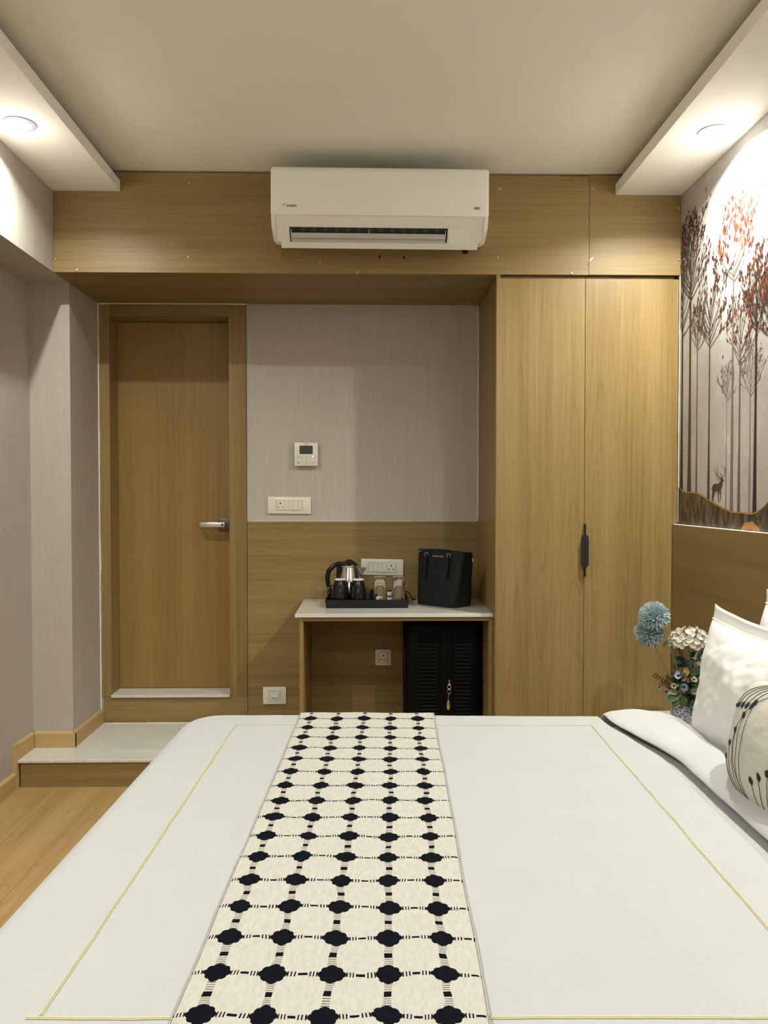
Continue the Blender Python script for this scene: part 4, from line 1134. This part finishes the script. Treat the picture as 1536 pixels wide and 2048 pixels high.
obj('pompom_bloom', pompom(1.102, 2.945, 0.8145, 0.061, 3), [PETB, plain('pompom_core', (0.12, 0.17, 0.19), 0.8)], fp, label='round blue-grey pompom bloom, upper')
obj('pompom_bloom', pompom(1.094, 2.975, 0.7460, 0.059, 4), [PETB, bpy.data.materials['pompom_core']], fp, label='round blue-grey pompom bloom, lower')
b_ = B()
def curve(p, q, bend, n=10):
    p, q, bend = Vector(p), Vector(q), Vector(bend); m_ = (p + q) / 2 + bend
    return [(p * (1 - t) ** 2 + m_ * 2 * t * (1 - t) + q * t * t) for t in [i / n for i in range(n + 1)]]
tube(b_, curve((FX - 0.005, FY, 0.49), (1.112, 2.930, 0.79), (0.028, -0.008, 0.02)), 0.0018, 6)
tube(b_, curve((FX - 0.020, FY, 0.49), (1.100, 2.965, 0.72), (0.010, 0, 0.0)), 0.0018, 6)
tube(b_, curve((FX, FY, 0.49), (1.245, 2.955, 0.70), (0.02, 0, 0)), 0.0022, 6)
tube(b_, curve((FX + 0.01, FY, 0.49), (1.295, 2.955, 0.62), (0.02, 0, 0)), 0.0020, 6)
for q in ((1.225, 0.715), (1.26, 0.72), (1.24, 0.722)): tube(b_, curve((1.244, 2.955, 0.675), (q[0], 2.95, q[1]), (0, 0, 0), 4), 0.0013, 6)
obj('stem', b_, STEM, fp, smooth=True)
def petal(b_, c, d, up, ln, wd, mi=0, cup=0.25):
    """soft oval petal from c along d"""
    c, d, up = Vector(c), Vector(d).normalized(), Vector(up).normalized(); s_ = d.cross(up).normalized(); up = s_.cross(d)
    rows = []
    for t, k in ((0.0, 0.15), (0.3, 0.75), (0.65, 1.0), (0.9, 0.7), (1.0, 0.25)):
        m_ = c + d * ln * t + up * (cup * ln * t * t)
        rows.append([b_.verts.new(m_ - s_ * wd / 2 * k + up * cup * wd * 0.3), b_.verts.new(m_), b_.verts.new(m_ + s_ * wd / 2 * k + up * cup * wd * 0.3)])
    for a, c_ in zip(rows, rows[1:]):
        for k in (0, 1): b_.faces.new((a[k], a[k + 1], c_[k + 1], c_[k])).material_index = mi
def hydrangea(cx, cy, cz, rx, rz, n, seed, name, mat):
    rr = random.Random(seed); b_ = B()
    for i in range(n):
        ph = math.acos(1 - 1.35 * (i + 0.5) / n); tht = 2.39996 * i
        d = Vector((math.sin(ph) * math.cos(tht), math.sin(ph) * math.sin(tht), math.cos(ph)))
        c = Vector((cx + d.x * rx, cy + d.y * rx * 0.8, cz + d.z * rz)); nd = (d + Vector((rr.uniform(-.5, .5), rr.uniform(-.5, .5), rr.uniform(-.3, .3)))).normalized()
        s_ = nd.cross(Vector((0.3, 0.2, 1))).normalized(); u_ = s_.cross(nd); a0 = rr.random() * PI
        for k in range(4):
            a = a0 + k * PI / 2; petal(b_, c, s_ * math.cos(a) + u_ * math.sin(a) + nd * 0.25, nd, 0.0165 * rr.uniform(0.85, 1.15), 0.0180, 0, 0.35)
    obj(name, b_, mat, fp, smooth='all', keepnormals=True)
hydrangea(1.246, 2.955, 0.718, 0.064, 0.042, 60, 5, 'hydrangea_bloom', PETW)
hydrangea(1.292, 2.950, 0.632, 0.026, 0.022, 14, 6, 'hydrangea_bloom', PETP)
hydrangea(1.214, 2.925, 0.588, 0.018, 0.022, 11, 8, 'tan_bloom', PETY)
def daisy(cx, cy, cz, r, nd, mat, n=13):
    r *= 0.78
    nd = Vector(nd).normalized(); s_ = nd.cross(Vector((0, 0, 1))).normalized(); u_ = s_.cross(nd); b_ = B()
    for k in range(n):
        a = 2 * PI * k / n; petal(b_, Vector((cx, cy, cz)), s_ * math.cos(a) + u_ * math.sin(a) + nd * 0.15, nd, r, r * 0.38, 0, 0.1)
    f = obj('daisy', b_, mat, fp, smooth='all', keepnormals=True)
    b_ = B(); sphere(b_, Vector((cx, cy, cz)) + nd * 0.001, r * 0.34, 2); obj('daisy_eye', b_, DKC, f, smooth=True)
daisy(1.186, 2.915, 0.592, 0.020, (-0.4, -0.7, 0.5), PETL); daisy(1.244, 2.91, 0.577, 0.018, (0.1, -0.6, 0.7), PETW)
daisy(1.204, 2.905, 0.550, 0.021, (-0.1, -0.9, 0.2), PETL); daisy(1.166, 2.905, 0.556, 0.016, (-0.5, -0.8, 0.1), PETP)
daisy(1.116, 2.92, 0.546, 0.014, (-0.7, -0.7, 0.2), PETL); daisy(1.148, 2.93, 0.575, 0.013, (-0.3, -0.8, 0.6), DKC, 8)
daisy(1.272, 2.92, 0.578, 0.015, (0.3, -0.7, 0.6), PETL)
def leaf(c, d, ln, wd, mat, up=(0, -0.6, 0.8), name='leaf'):
    b_ = B(); c, d = Vector(c), Vector(d).normalized(); up = Vector(up).normalized(); s_ = d.cross(up).normalized(); up = s_.cross(d)
    rows = []
    N_ = 7
    for i in range(N_ + 1):
        t = i / N_; k = math.sin(PI * t ** 0.8) ** 0.8 if 0 < t < 1 else 0.02
        m_ = c + d * ln * t - up * (0.25 * ln * t * t)
        rows.append([b_.verts.new(m_ - s_ * wd / 2 * k + up * wd * 0.18 * k), b_.verts.new(m_), b_.verts.new(m_ + s_ * wd / 2 * k + up * wd * 0.18 * k)])
    for a, c_ in zip(rows, rows[1:]):
        for k in (0, 1): b_.faces.new((a[k], a[k + 1], c_[k + 1], c_[k]))
    obj(name, b_, mat, fp, smooth='all', keepnormals=True)
RL = random.Random(12)
for (x, y, z, dx, dz, ln, wd, m_) in [
    (1.190, 2.91, 0.530, -0.9, 0.1, 0.050, 0.030, 0), (1.185, 2.90, 0.520, -0.9, -0.35, 0.058, 0.028, 0), (1.180, 2.905, 0.512, -0.6, -0.8, 0.045, 0.026, 0), (1.205, 2.90, 0.515, -0.4, -0.9, 0.040, 0.030, 0),
    (1.175, 2.92, 0.545, -0.8, 0.5, 0.042, 0.026, 0), (1.235, 2.893, 0.505, -0.1, -1.0, 0.045, 0.034, 0), (1.225, 2.90, 0.530, 0.7, 0.3, 0.050, 0.030, 0), (1.235, 2.90, 0.520, 0.9, -0.1, 0.050, 0.026, 0),
    (1.250, 2.91, 0.500, 0.8, -0.5, 0.048, 0.028, 1), (1.200, 2.92, 0.545, 0.2, 1.0, 0.050, 0.03, 1), (1.220, 2.96, 0.60, 0.5, 0.8, 0.060, 0.035, 1), (1.250, 2.965, 0.64, 0.9, 0.5, 0.070, 0.045, 1),
    (1.250, 2.965, 0.655, 0.8, 0.1, 0.075, 0.050, 1), (1.235, 2.96, 0.63, -0.8, 0.5, 0.055, 0.030, 1), (1.240, 2.96, 0.61, -0.9, 0.2, 0.060, 0.030, 1), (1.230, 2.95, 0.58, 0.7, 0.6, 0.07, 0.04, 1),
    (1.150, 2.95, 0.715, 0.9, 0.25, 0.060, 0.014, 0), (1.140, 2.95, 0.695, 0.5, 0.9, 0.035, 0.012, 0), (1.215, 2.94, 0.56, -0.5, 0.7, 0.05, 0.025, 1), (1.245, 2.93, 0.545, 0.4, 0.8, 0.05, 0.028, 0)]:
    leaf((x, y, z), (dx, RL.uniform(-0.5, 0.1), dz), ln, wd, (GREEN1, GREEN2)[m_], (RL.uniform(-.3, .3), -0.7, 0.6))
for i in range(46):   # dense dark foliage at the pot mouth
    a = RL.uniform(0, 2 * PI); rr_ = RL.uniform(0.0, 0.036); z = RL.uniform(0.480, 0.600)
    leaf((FX + rr_ * math.cos(a), FY + rr_ * math.sin(a), z), (math.cos(a) * 1.0, math.sin(a) - 0.2, RL.uniform(-0.2, 1.0)), RL.uniform(0.035, 0.058), RL.uniform(0.018, 0.028), GREEN2 if RL.random() < 0.75 else GREEN1, (RL.uniform(-.3, .3), -0.6, 0.7))
b_ = B()
for c0, c1 in (((1.18, 2.93, 0.53), (1.096, 2.92, 0.592)), ((1.175, 2.925, 0.53), (1.118, 2.91, 0.565)), ((1.19, 2.93, 0.53), (1.140, 2.92, 0.585))):
    pts = curve(c0, c1, (0, 0, 0.01), 8); tube(b_, pts, 0.0010, 5)
    for i, p in enumerate(pts[2:]):
        for s_ in (-1, 1): petal(b_, p, (s_ * 0.5 - 0.3, -0.2, 0.6 * s_ + 0.2), (0, -1, 0.2), 0.012, 0.009)
obj('brown_sprig', b_, BROWNL, fp, smooth='all', keepnormals=True)
b_ = B()   # feathery dark spike between the stems
for i in range(60):
    t = i / 60; a = i * 2.4; c = Vector((1.235 - 0.030 * t, 2.955, 0.60 + 0.085 * t))
    petal(b_, c, (math.cos(a), math.sin(a) * 0.7 - 0.2, 0.45), (0, 0, 1), 0.026 * (1 - 0.6 * t) + 0.004, 0.004)
obj('feather_spike', b_, plain('dusky_blue_green', (0.05, 0.075, 0.085), 0.7), fp, smooth='all', keepnormals=True)

# ============================================================ BED
TH = 0.032
BT = 0.600
BM = Matrix.Rotation(-TH, 4, 'Z')
bed = thing('bed', 'double bed with white sheet, its head against the oak headboard', 'bed', (0.30, 1.63, 0), -TH)
def bw(bm): bm.transform(BM); return bm
U0, V0, V1, RR, RD = -0.655, 0.85, 2.427, 0.13, 0.060
UE = 0.718
b_ = B(); box(b_, U0 + 0.03, 1.245, V0 + 0.03, V1 - 0.03, 0.30, 0.5720, 0.045, 4); obj('mattress', bw(b_), MATT, bed, smooth=True)
b_ = B(); box(b_, U0 + 0.05, 1.25, V0 + 0.05, V1 - 0.05, 0.06, 0.298, 0.01, 2); obj('base', bw(b_), W_HORZ, bed)
for u in (U0 + 0.12, 1.18):
    for v in (V0 + 0.12, V1 - 0.12): b_ = B(); cyl(b_, (u, v, 0.0), (u, v, 0.06), 0.02, 0.025); obj('foot', bw(b_), BLACKM, bed, smooth=True)

def wrinkle(u, v):
    return 0.0016 * nz(u, v, 0.3, 3.0) + 0.0009 * nz(u, v * 0.5, 2.3, 11) + 0.0005 * nz(u, v, 5.3, 34)
def spread(p, q, off=0.0):
    """point on the bedspread for unrolled coordinates"""
    cu = max(p, U0 + RR); cv = min(max(q, V0 + RR), V1 - RR)
    dx, dy = p - cu, q - cv
    s_ = max(abs(dx), abs(dy)); l = math.hypot(dx, dy)
    z = BT; g = s_; wv = wrinkle(p, q)
    if l < 1e-7: return Vector((cu, cv, BT + off + wv))
    flat = RR - RD; arc = RD * PI / 2
    if s_ <= flat: g = s_; z = BT + off + wv
    elif s_ <= flat + arc:
        a = (s_ - flat) / RD; g = flat + (RD + off) * math.sin(a); z = BT - RD + (RD + off) * math.cos(a) + wv * (1 - a / (PI / 2))
    else:
        d = s_ - flat - arc
        fold = 0.010 * math.sin((p + q) * 21 + 2 * nz(p, q, 0, 3)) * smooth01(d / 0.25)
        g = RR + off + 0.03 * smooth01(d / 0.4) + fold; z = BT - RD - d
    return Vector((cu + dx / l * g, cv + dy / l * g, z))
HANG = 0.40
PA = U0 + RR - (RR - RD) - RD * PI / 2 - HANG
QA = V0 + RR - (RR - RD) - RD * PI / 2 - HANG; QB = V1 - RR + (RR - RD) + RD * PI / 2 + HANG
def edge_u(q): return UE - 0.072 * smooth01((q - 1.98) / 0.42) + 0.004 * nz(q, 1.0, 0, 9) + 0.0016 * math.sin(q * 38)
def spf(a, c):
    q = QA + (QB - QA) * c; p = PA + (UE - PA) * a
    e = edge_u(q)
    if p > 0.5: p = 0.5 + (p - 0.5) * (e - 0.5) / (UE - 0.5)
    P_ = spread(p, q, 0.0)
    t = smooth01((p - (e - 0.016)) / 0.016)
    P_.z -= 0.0270 * t if P_.z > BT - 0.02 else 0
    return P_
b_ = B(); grid(b_, spf, 150, 210)
bs = obj('bedspread', bw(b_), LINEN, smooth='all'); tag(bs, 'smooth white bedspread with yellow corded rectangle covering the bed', 'bedspread')
b_ = B()
def seam(pts, n=60):
    out = []
    for (u0, v0), (u1, v1) in zip(pts, pts[1:]):
        for i in range(n): t = i / n; out.append((u0 + (u1 - u0) * t, v0 + (v1 - v0) * t))
    out.append(pts[-1]); return out
for o_ in (-0.0015, 0.0015):
    for line in (seam([(-0.463, 0.99), (-0.470, 2.277)]), seam([(-0.470, 2.277), (0.588, 2.283)]), seam([(0.588, 2.283), (0.592, 1.00)]), seam([(0.592, 1.00), (-0.480, 0.985)])):
        al = abs(line[0][0] - line[-1][0]) < 0.1
        tube(b_, [spread(u + (o_ if al else 0) + 0.0022 * nz(v, 3 + u * 0.2, 0, 9), v + (0 if al else o_) + 0.0016 * nz(u, 7, 0, 9), 0.0010) for u, v in line], 0.0009, 5)
obj('cord_trim', bw(b_), PIPING, bs, smooth=True, label='yellow double cord')

# runner
RU0, RU1 = -0.290, 0.126
def rf(a, c):
    q = QA + 0.12 + (QB - QA - 0.24) * c; p = RU0 + (RU1 - RU0) * a + 0.0035 * nz(q, 0.5, 0, 4) + 0.012 * (0.5 - (q - V0) / (V1 - V0)) * 0
    e = 0.0045 + 0.0016 * nz(p, q, 4.0, 9) + 0.0022 * max(0.0, nz(p * 1.5, q * 0.5, 9.0, 9)) - (0.002 if a in (0.0, 1.0) else 0)
    if q > 2.30 and q < 2.46: e += 0.004 * smooth01((q - 2.3) / 0.08)
    return spread(p, q, e)
b_ = B(); grid(b_, rf, 40, 260, uvf=lambda a, c: (a * (RU1 - RU0), c * (QB - QA - 0.24)))
rn = obj('bed_runner', bw(b_), RUNNER, smooth='all'); tag(rn, 'ecru bed runner with rows of black woven motifs across the bedspread', 'bed runner')
b_ = B()
for a in (0.004, 0.996): tube(b_, [rf(a, i / 200) + Vector((0, 0, 0.0004)) for i in range(201)], 0.0008, 5)
obj('selvedge', bw(b_), plain('pale_selvedge', (0.36, 0.34, 0.31), 0.9), rn, smooth=True)

# folded duvet roll at the pillow end
sec = [(0.105, 0.0), (0.040, 0.0), (0.014, 0.008), (0.0, 0.018), (0.002, 0.026), (0.012, 0.035), (0.035, 0.046), (0.065, 0.052), (0.10, 0.052), (0.140, 0.045), (0.178, 0.032), (0.203, 0.014), (0.212, 0.0), (0.15, 0.0)]
def rollf(a, c):
    n = len(sec) - 1; k = a * n; i = min(int(k), n - 1); t = k - i
    if 0 < i < n - 1:    # catmull-rom for the rounded skin
        p0, p1, p2, p3 = sec[i - 1], sec[i], sec[i + 1], sec[min(i + 2, n)]
        cr = lambda q0, q1, q2, q3: 0.5 * ((2 * q1) + (-q0 + q2) * t + (2 * q0 - 5 * q1 + 4 * q2 - q3) * t * t + (-q0 + 3 * q1 - 3 * q2 + q3) * t ** 3)
        su, sh = cr(p0[0], p1[0], p2[0], p3[0]), cr(p0[1], p1[1], p2[1], p3[1])
    else: su = sec[i][0] + (sec[i + 1][0] - sec[i][0]) * t; sh = sec[i][1] + (sec[i + 1][1] - sec[i][1]) * t
    v = V0 - 0.02 + (V1 + 0.14 - V0 + 0.02) * c
    far = smooth01((v - 1.98) / 0.38)
    amp = 1.0 + 0.16 * nz(v, 2.2, 0, 2.5) + 0.08 * nz(v, 8.2, 0, 7)
    u = UE + 0.030 + su * (1 + 0.10 * far) - 0.090 * far + 0.005 * nz(v, 5.5, 0, 3)
    h = 0.0012 + 0.013 * far + sh * amp * (1 - 0.42 * far) + (0.0035 * nz(u, v, 1.7, 9) + 0.0045 * nz(v * 0.5 + u, u * 4, 4.4, 5)) * min(1, sh / 0.02)
    base = 0.5735
    if v > V1 - 0.045:
        d = v - (V1 - 0.045); r = 0.045; arc = r * PI / 2
        if d < arc: a_ = d / r; return Vector((u, V1 - 0.045 + (r + h) * math.sin(a_), base - r + (r + h) * math.cos(a_)))
        return Vector((u, V1 + h, base - r - (d - arc)))
    return Vector((u, v, base + h))
b_ = B(); grid(b_, rollf, 60, 170)
dv = obj('folded_duvet', bw(b_), cloth('white_duvet_cotton', (0.44, 0.438, 0.432)), smooth='all'); tag(dv, 'plump fold of white duvet turned back in front of the pillows', 'duvet')

# ------------------------------------------------------------ pillows
def pillow_surface(w_, h_, th_, flange_top=0.0, seed=0.0, wr=0.006, pin=(0.05, 0.07), ear=0.0, powr=0.5, corner=0.0):
    def f(s_, t_, side, off=0.0):
        x = w_ / 2 * s_ * (1 - pin[0] * (1 - t_ * t_)); y = h_ / 2 * t_ * (1 - pin[1] * (1 - s_ * s_))
        x *= 1 - corner * t_ ** 4; y *= 1 - corner * s_ ** 4
        y += ear * abs(s_) ** 6 * (1 if t_ > 0 else 0) * max(0, t_) ** 4
        t2 = t_
        if flange_top > 0: t2 = max(-1, min(1, (t_ + 1) / (2 - flange_top) * 2 - 1))
        a = max(0.0, (1 - s_ ** 2)) * max(0.0, (1 - t2 ** 2))
        z = th_ / 2 * a ** powr + 0.003 * min(1.0, (1 - max(abs(s_), abs(t_))) * 25)
        k = min(1.0, a * 3) * 0.7 + 0.3
        e = wr * k * (nz(s_ * 1.2 + seed, t_ * 0.8, seed, 2.2) - 0.75 * abs(nz(s_ * 2.6 + seed + t_ * 0.5, t_ * 0.7, seed + 3, 1.7)) - 0.45 * abs(nz(s_ * 1.5 - t_ * 1.3, t_ * 1.4 + seed, seed + 4, 2.6)) + 0.25 * nz(s_ * 3.4 + seed, t_ * 1.0, seed + 3, 2.0) + 0.25 * nz(s_ * 4 + seed, t_ * 4, seed + 5, 2.2))
        edge = min(1.0, (1 - abs(s_)) * 12) * min(1.0, (1 - abs(t_)) * 12)
        if flange_top > 0 and t_ > 1 - flange_top * 1.15: edge *= 0.12
        wob = wr * 0.8 * nz(s_ * 2 + seed, t_ * 2, seed + 9, 1.6) * (1 - min(1, a * 4))
        return Vector((x, y, side * (z + off + e * edge) + wob))
    return f
def pillow_mesh(f, n=64, mi=0):
    b_ = B()
    sm = lambda a: math.sin((a * 2 - 1) * PI / 2)
    A = grid(b_, lambda a, c: f(sm(a), sm(c), 1), n, n); C = grid(b_, lambda a, c: f(sm(a), sm(c), -1), n, n)
    bmesh.ops.remove_doubles(b_, verts=b_.verts[:], dist=0.0004)
    return b_
def frame(center, xdir, ydir):
    x = Vector(xdir).normalized(); y = Vector(ydir); y = (y - x * y.dot(x)).normalized(); z = x.cross(y)
    M_ = Matrix((x, y, z)).transposed().to_4x4(); M_.translation = Vector(center); return M_

# front white pillow.  local x runs towards the camera, y up, z towards the foot of the bed
f1 = pillow_surface(0.70, 0.385, 0.15, flange_top=0.20, seed=1.7, wr=0.009, ear=0.010)
M1 = frame((1.008, 1.925, 0.762), (0.02, -1, 0.0), (0.17, 0.0, 0.98))
b_ = pillow_mesh(f1, 90); b_.transform(M1)
p1 = obj('pillow', b_, LINEN2, smooth='all'); tag(p1, 'white pillow with yellow cord leaning upright behind the embroidered cushion', 'pillow', 'white pillows at the headboard')
b_ = B(); tube(b_, [f1(-0.995 + 1.99 * i / 80, 0.80, 1 if M1.to_3x3().col[2].x < 0 else -1, 0.002) for i in range(81)], 0.0024, 6); b_.transform(M1); obj('cord_trim', b_, PIPING, p1, smooth=True)
# second pillow against the headboard, further along
f2 = pillow_surface(0.72, 0.40, 0.13, flange_top=0.20, seed=4.1, wr=0.010, ear=0.006)
M2 = frame((1.225, 2.035, 0.785), (0.0, -1, 0.0), (0.14, 0.0, 0.99))
b_ = pillow_mesh(f2, 70); b_.transform(M2)
p2 = obj('pillow', b_, LINEN2, smooth='all'); tag(p2, 'white pillow resting on the headboard, rearmost', 'pillow', 'white pillows at the headboard')
b_ = B(); tube(b_, [f2(-0.995 + 1.99 * i / 80, 0.80, 1 if M2.to_3x3().col[2].x < 0 else -1, 0.002) for i in range(81)], 0.0024, 6); b_.transform(M2); obj('cord_trim', b_, PIPING, p2, smooth=True)

# embroidered cushion
f3 = pillow_surface(0.47, 0.285, 0.16, seed=8.0, wr=0.003, pin=(0.0, 0.0), powr=0.42, corner=0.12)
M3 = frame((0.915, 1.583, 0.722), (0.10, -1, 0.0), (0.22, 0.03, 0.97))
SD = 1 if M3.to_3x3().col[2].x < 0 else -1
b_ = pillow_mesh(f3, 72); b_.transform(M3)
cu_ = obj('cushion', b_, CANVAS, smooth='all'); tag(cu_, 'natural canvas cushion embroidered with black stems and buds', 'cushion')
def cpt(s_, t_, off=0.0012): return f3(max(-0.985, min(0.985, s_)), max(-0.985, min(0.985, t_)), SD, off)
b_ = B(); RC = random.Random(5)
stems = []
for sgn in (-1, 1):
    for k in range(5):
        x0 = sgn * (0.28 + 0.05 * k); x1 = sgn * (0.50 + 0.085 * k); tt = 0.55 - 0.28 * k + RC.uniform(-0.08, 0.08)
        stems.append([(x0, -0.97), (x0 + (x1 - x0) * 0.8, -0.80), (x1, -0.55), (x1 + sgn * 0.01, max(tt, -0.5))])
        stems.append([(x0, 0.97), (x0 + (x1 - x0) * 0.8, 0.84), (x1, 0.74 - 0.01 * k), (x1 + sgn * 0.02, 0.60 - 0.02 * k)])
stems.append([(-0.25, -0.97), (-0.62, -0.7), (-0.80, -0.2), (-0.74, 0.35), (-0.50, 0.70), (-0.22, 0.90)])
stems.append([(0.25, -0.97), (0.62, -0.7), (0.80, -0.2), (0.74, 0.35), (0.50, 0.70), (0.22, 0.90)])
for k in range(5):
    x0 = -0.16 + 0.08 * k; stems.append([(x0, -0.97), (x0 * 1.3, -0.75), (x0 * 1.5, -0.55 + 0.12 * (2 - abs(k - 2)))])
def bez(pts, n=26):
    out = []
    for i in range(n + 1):
        t = i / n; P_ = [Vector(p) for p in pts]
        while len(P_) > 1: P_ = [a.lerp(c, t) for a, c in zip(P_, P_[1:])]
        out.append(P_[0])
    return out
for st_ in stems:
    pts = bez(st_, 70)
    for i in range(0, 70, 1):     # running stitches
        a, c = pts[i], pts[i].lerp(pts[i + 1], 0.68)
        tube(b_, [cpt(*a), cpt(*c)], 0.0008, 4)
    if len(st_) < 6:
        e, d = pts[-1], (pts[-1] - pts[-3]).normalized(); n = 14; ctr = e + d * 0.05
        bb_ = B(); ring = []
        for i in range(n):
            a = 2 * PI * i / n; rad = 1 + RC.uniform(-0.22, 0.22)
            q = ctr + d * 0.058 * math.cos(a) * rad + Vector((-d.y, d.x)) * 0.034 * math.sin(a) * rad; ring.append(bb_.verts.new(cpt(q.x, q.y, 0.0012)))
        cc = bb_.verts.new(cpt(ctr.x, ctr.y, 0.0045))
        for i in range(n): bb_.faces.new((cc, ring[i], ring[(i + 1) % n]))
        bb_.transform(M3); obj('embroidered_bud', bb_, BLACKTH, cu_, smooth='all', keepnormals=True)
b_.transform(M3); obj('stitched_stem', b_, BLACKTH, cu_)
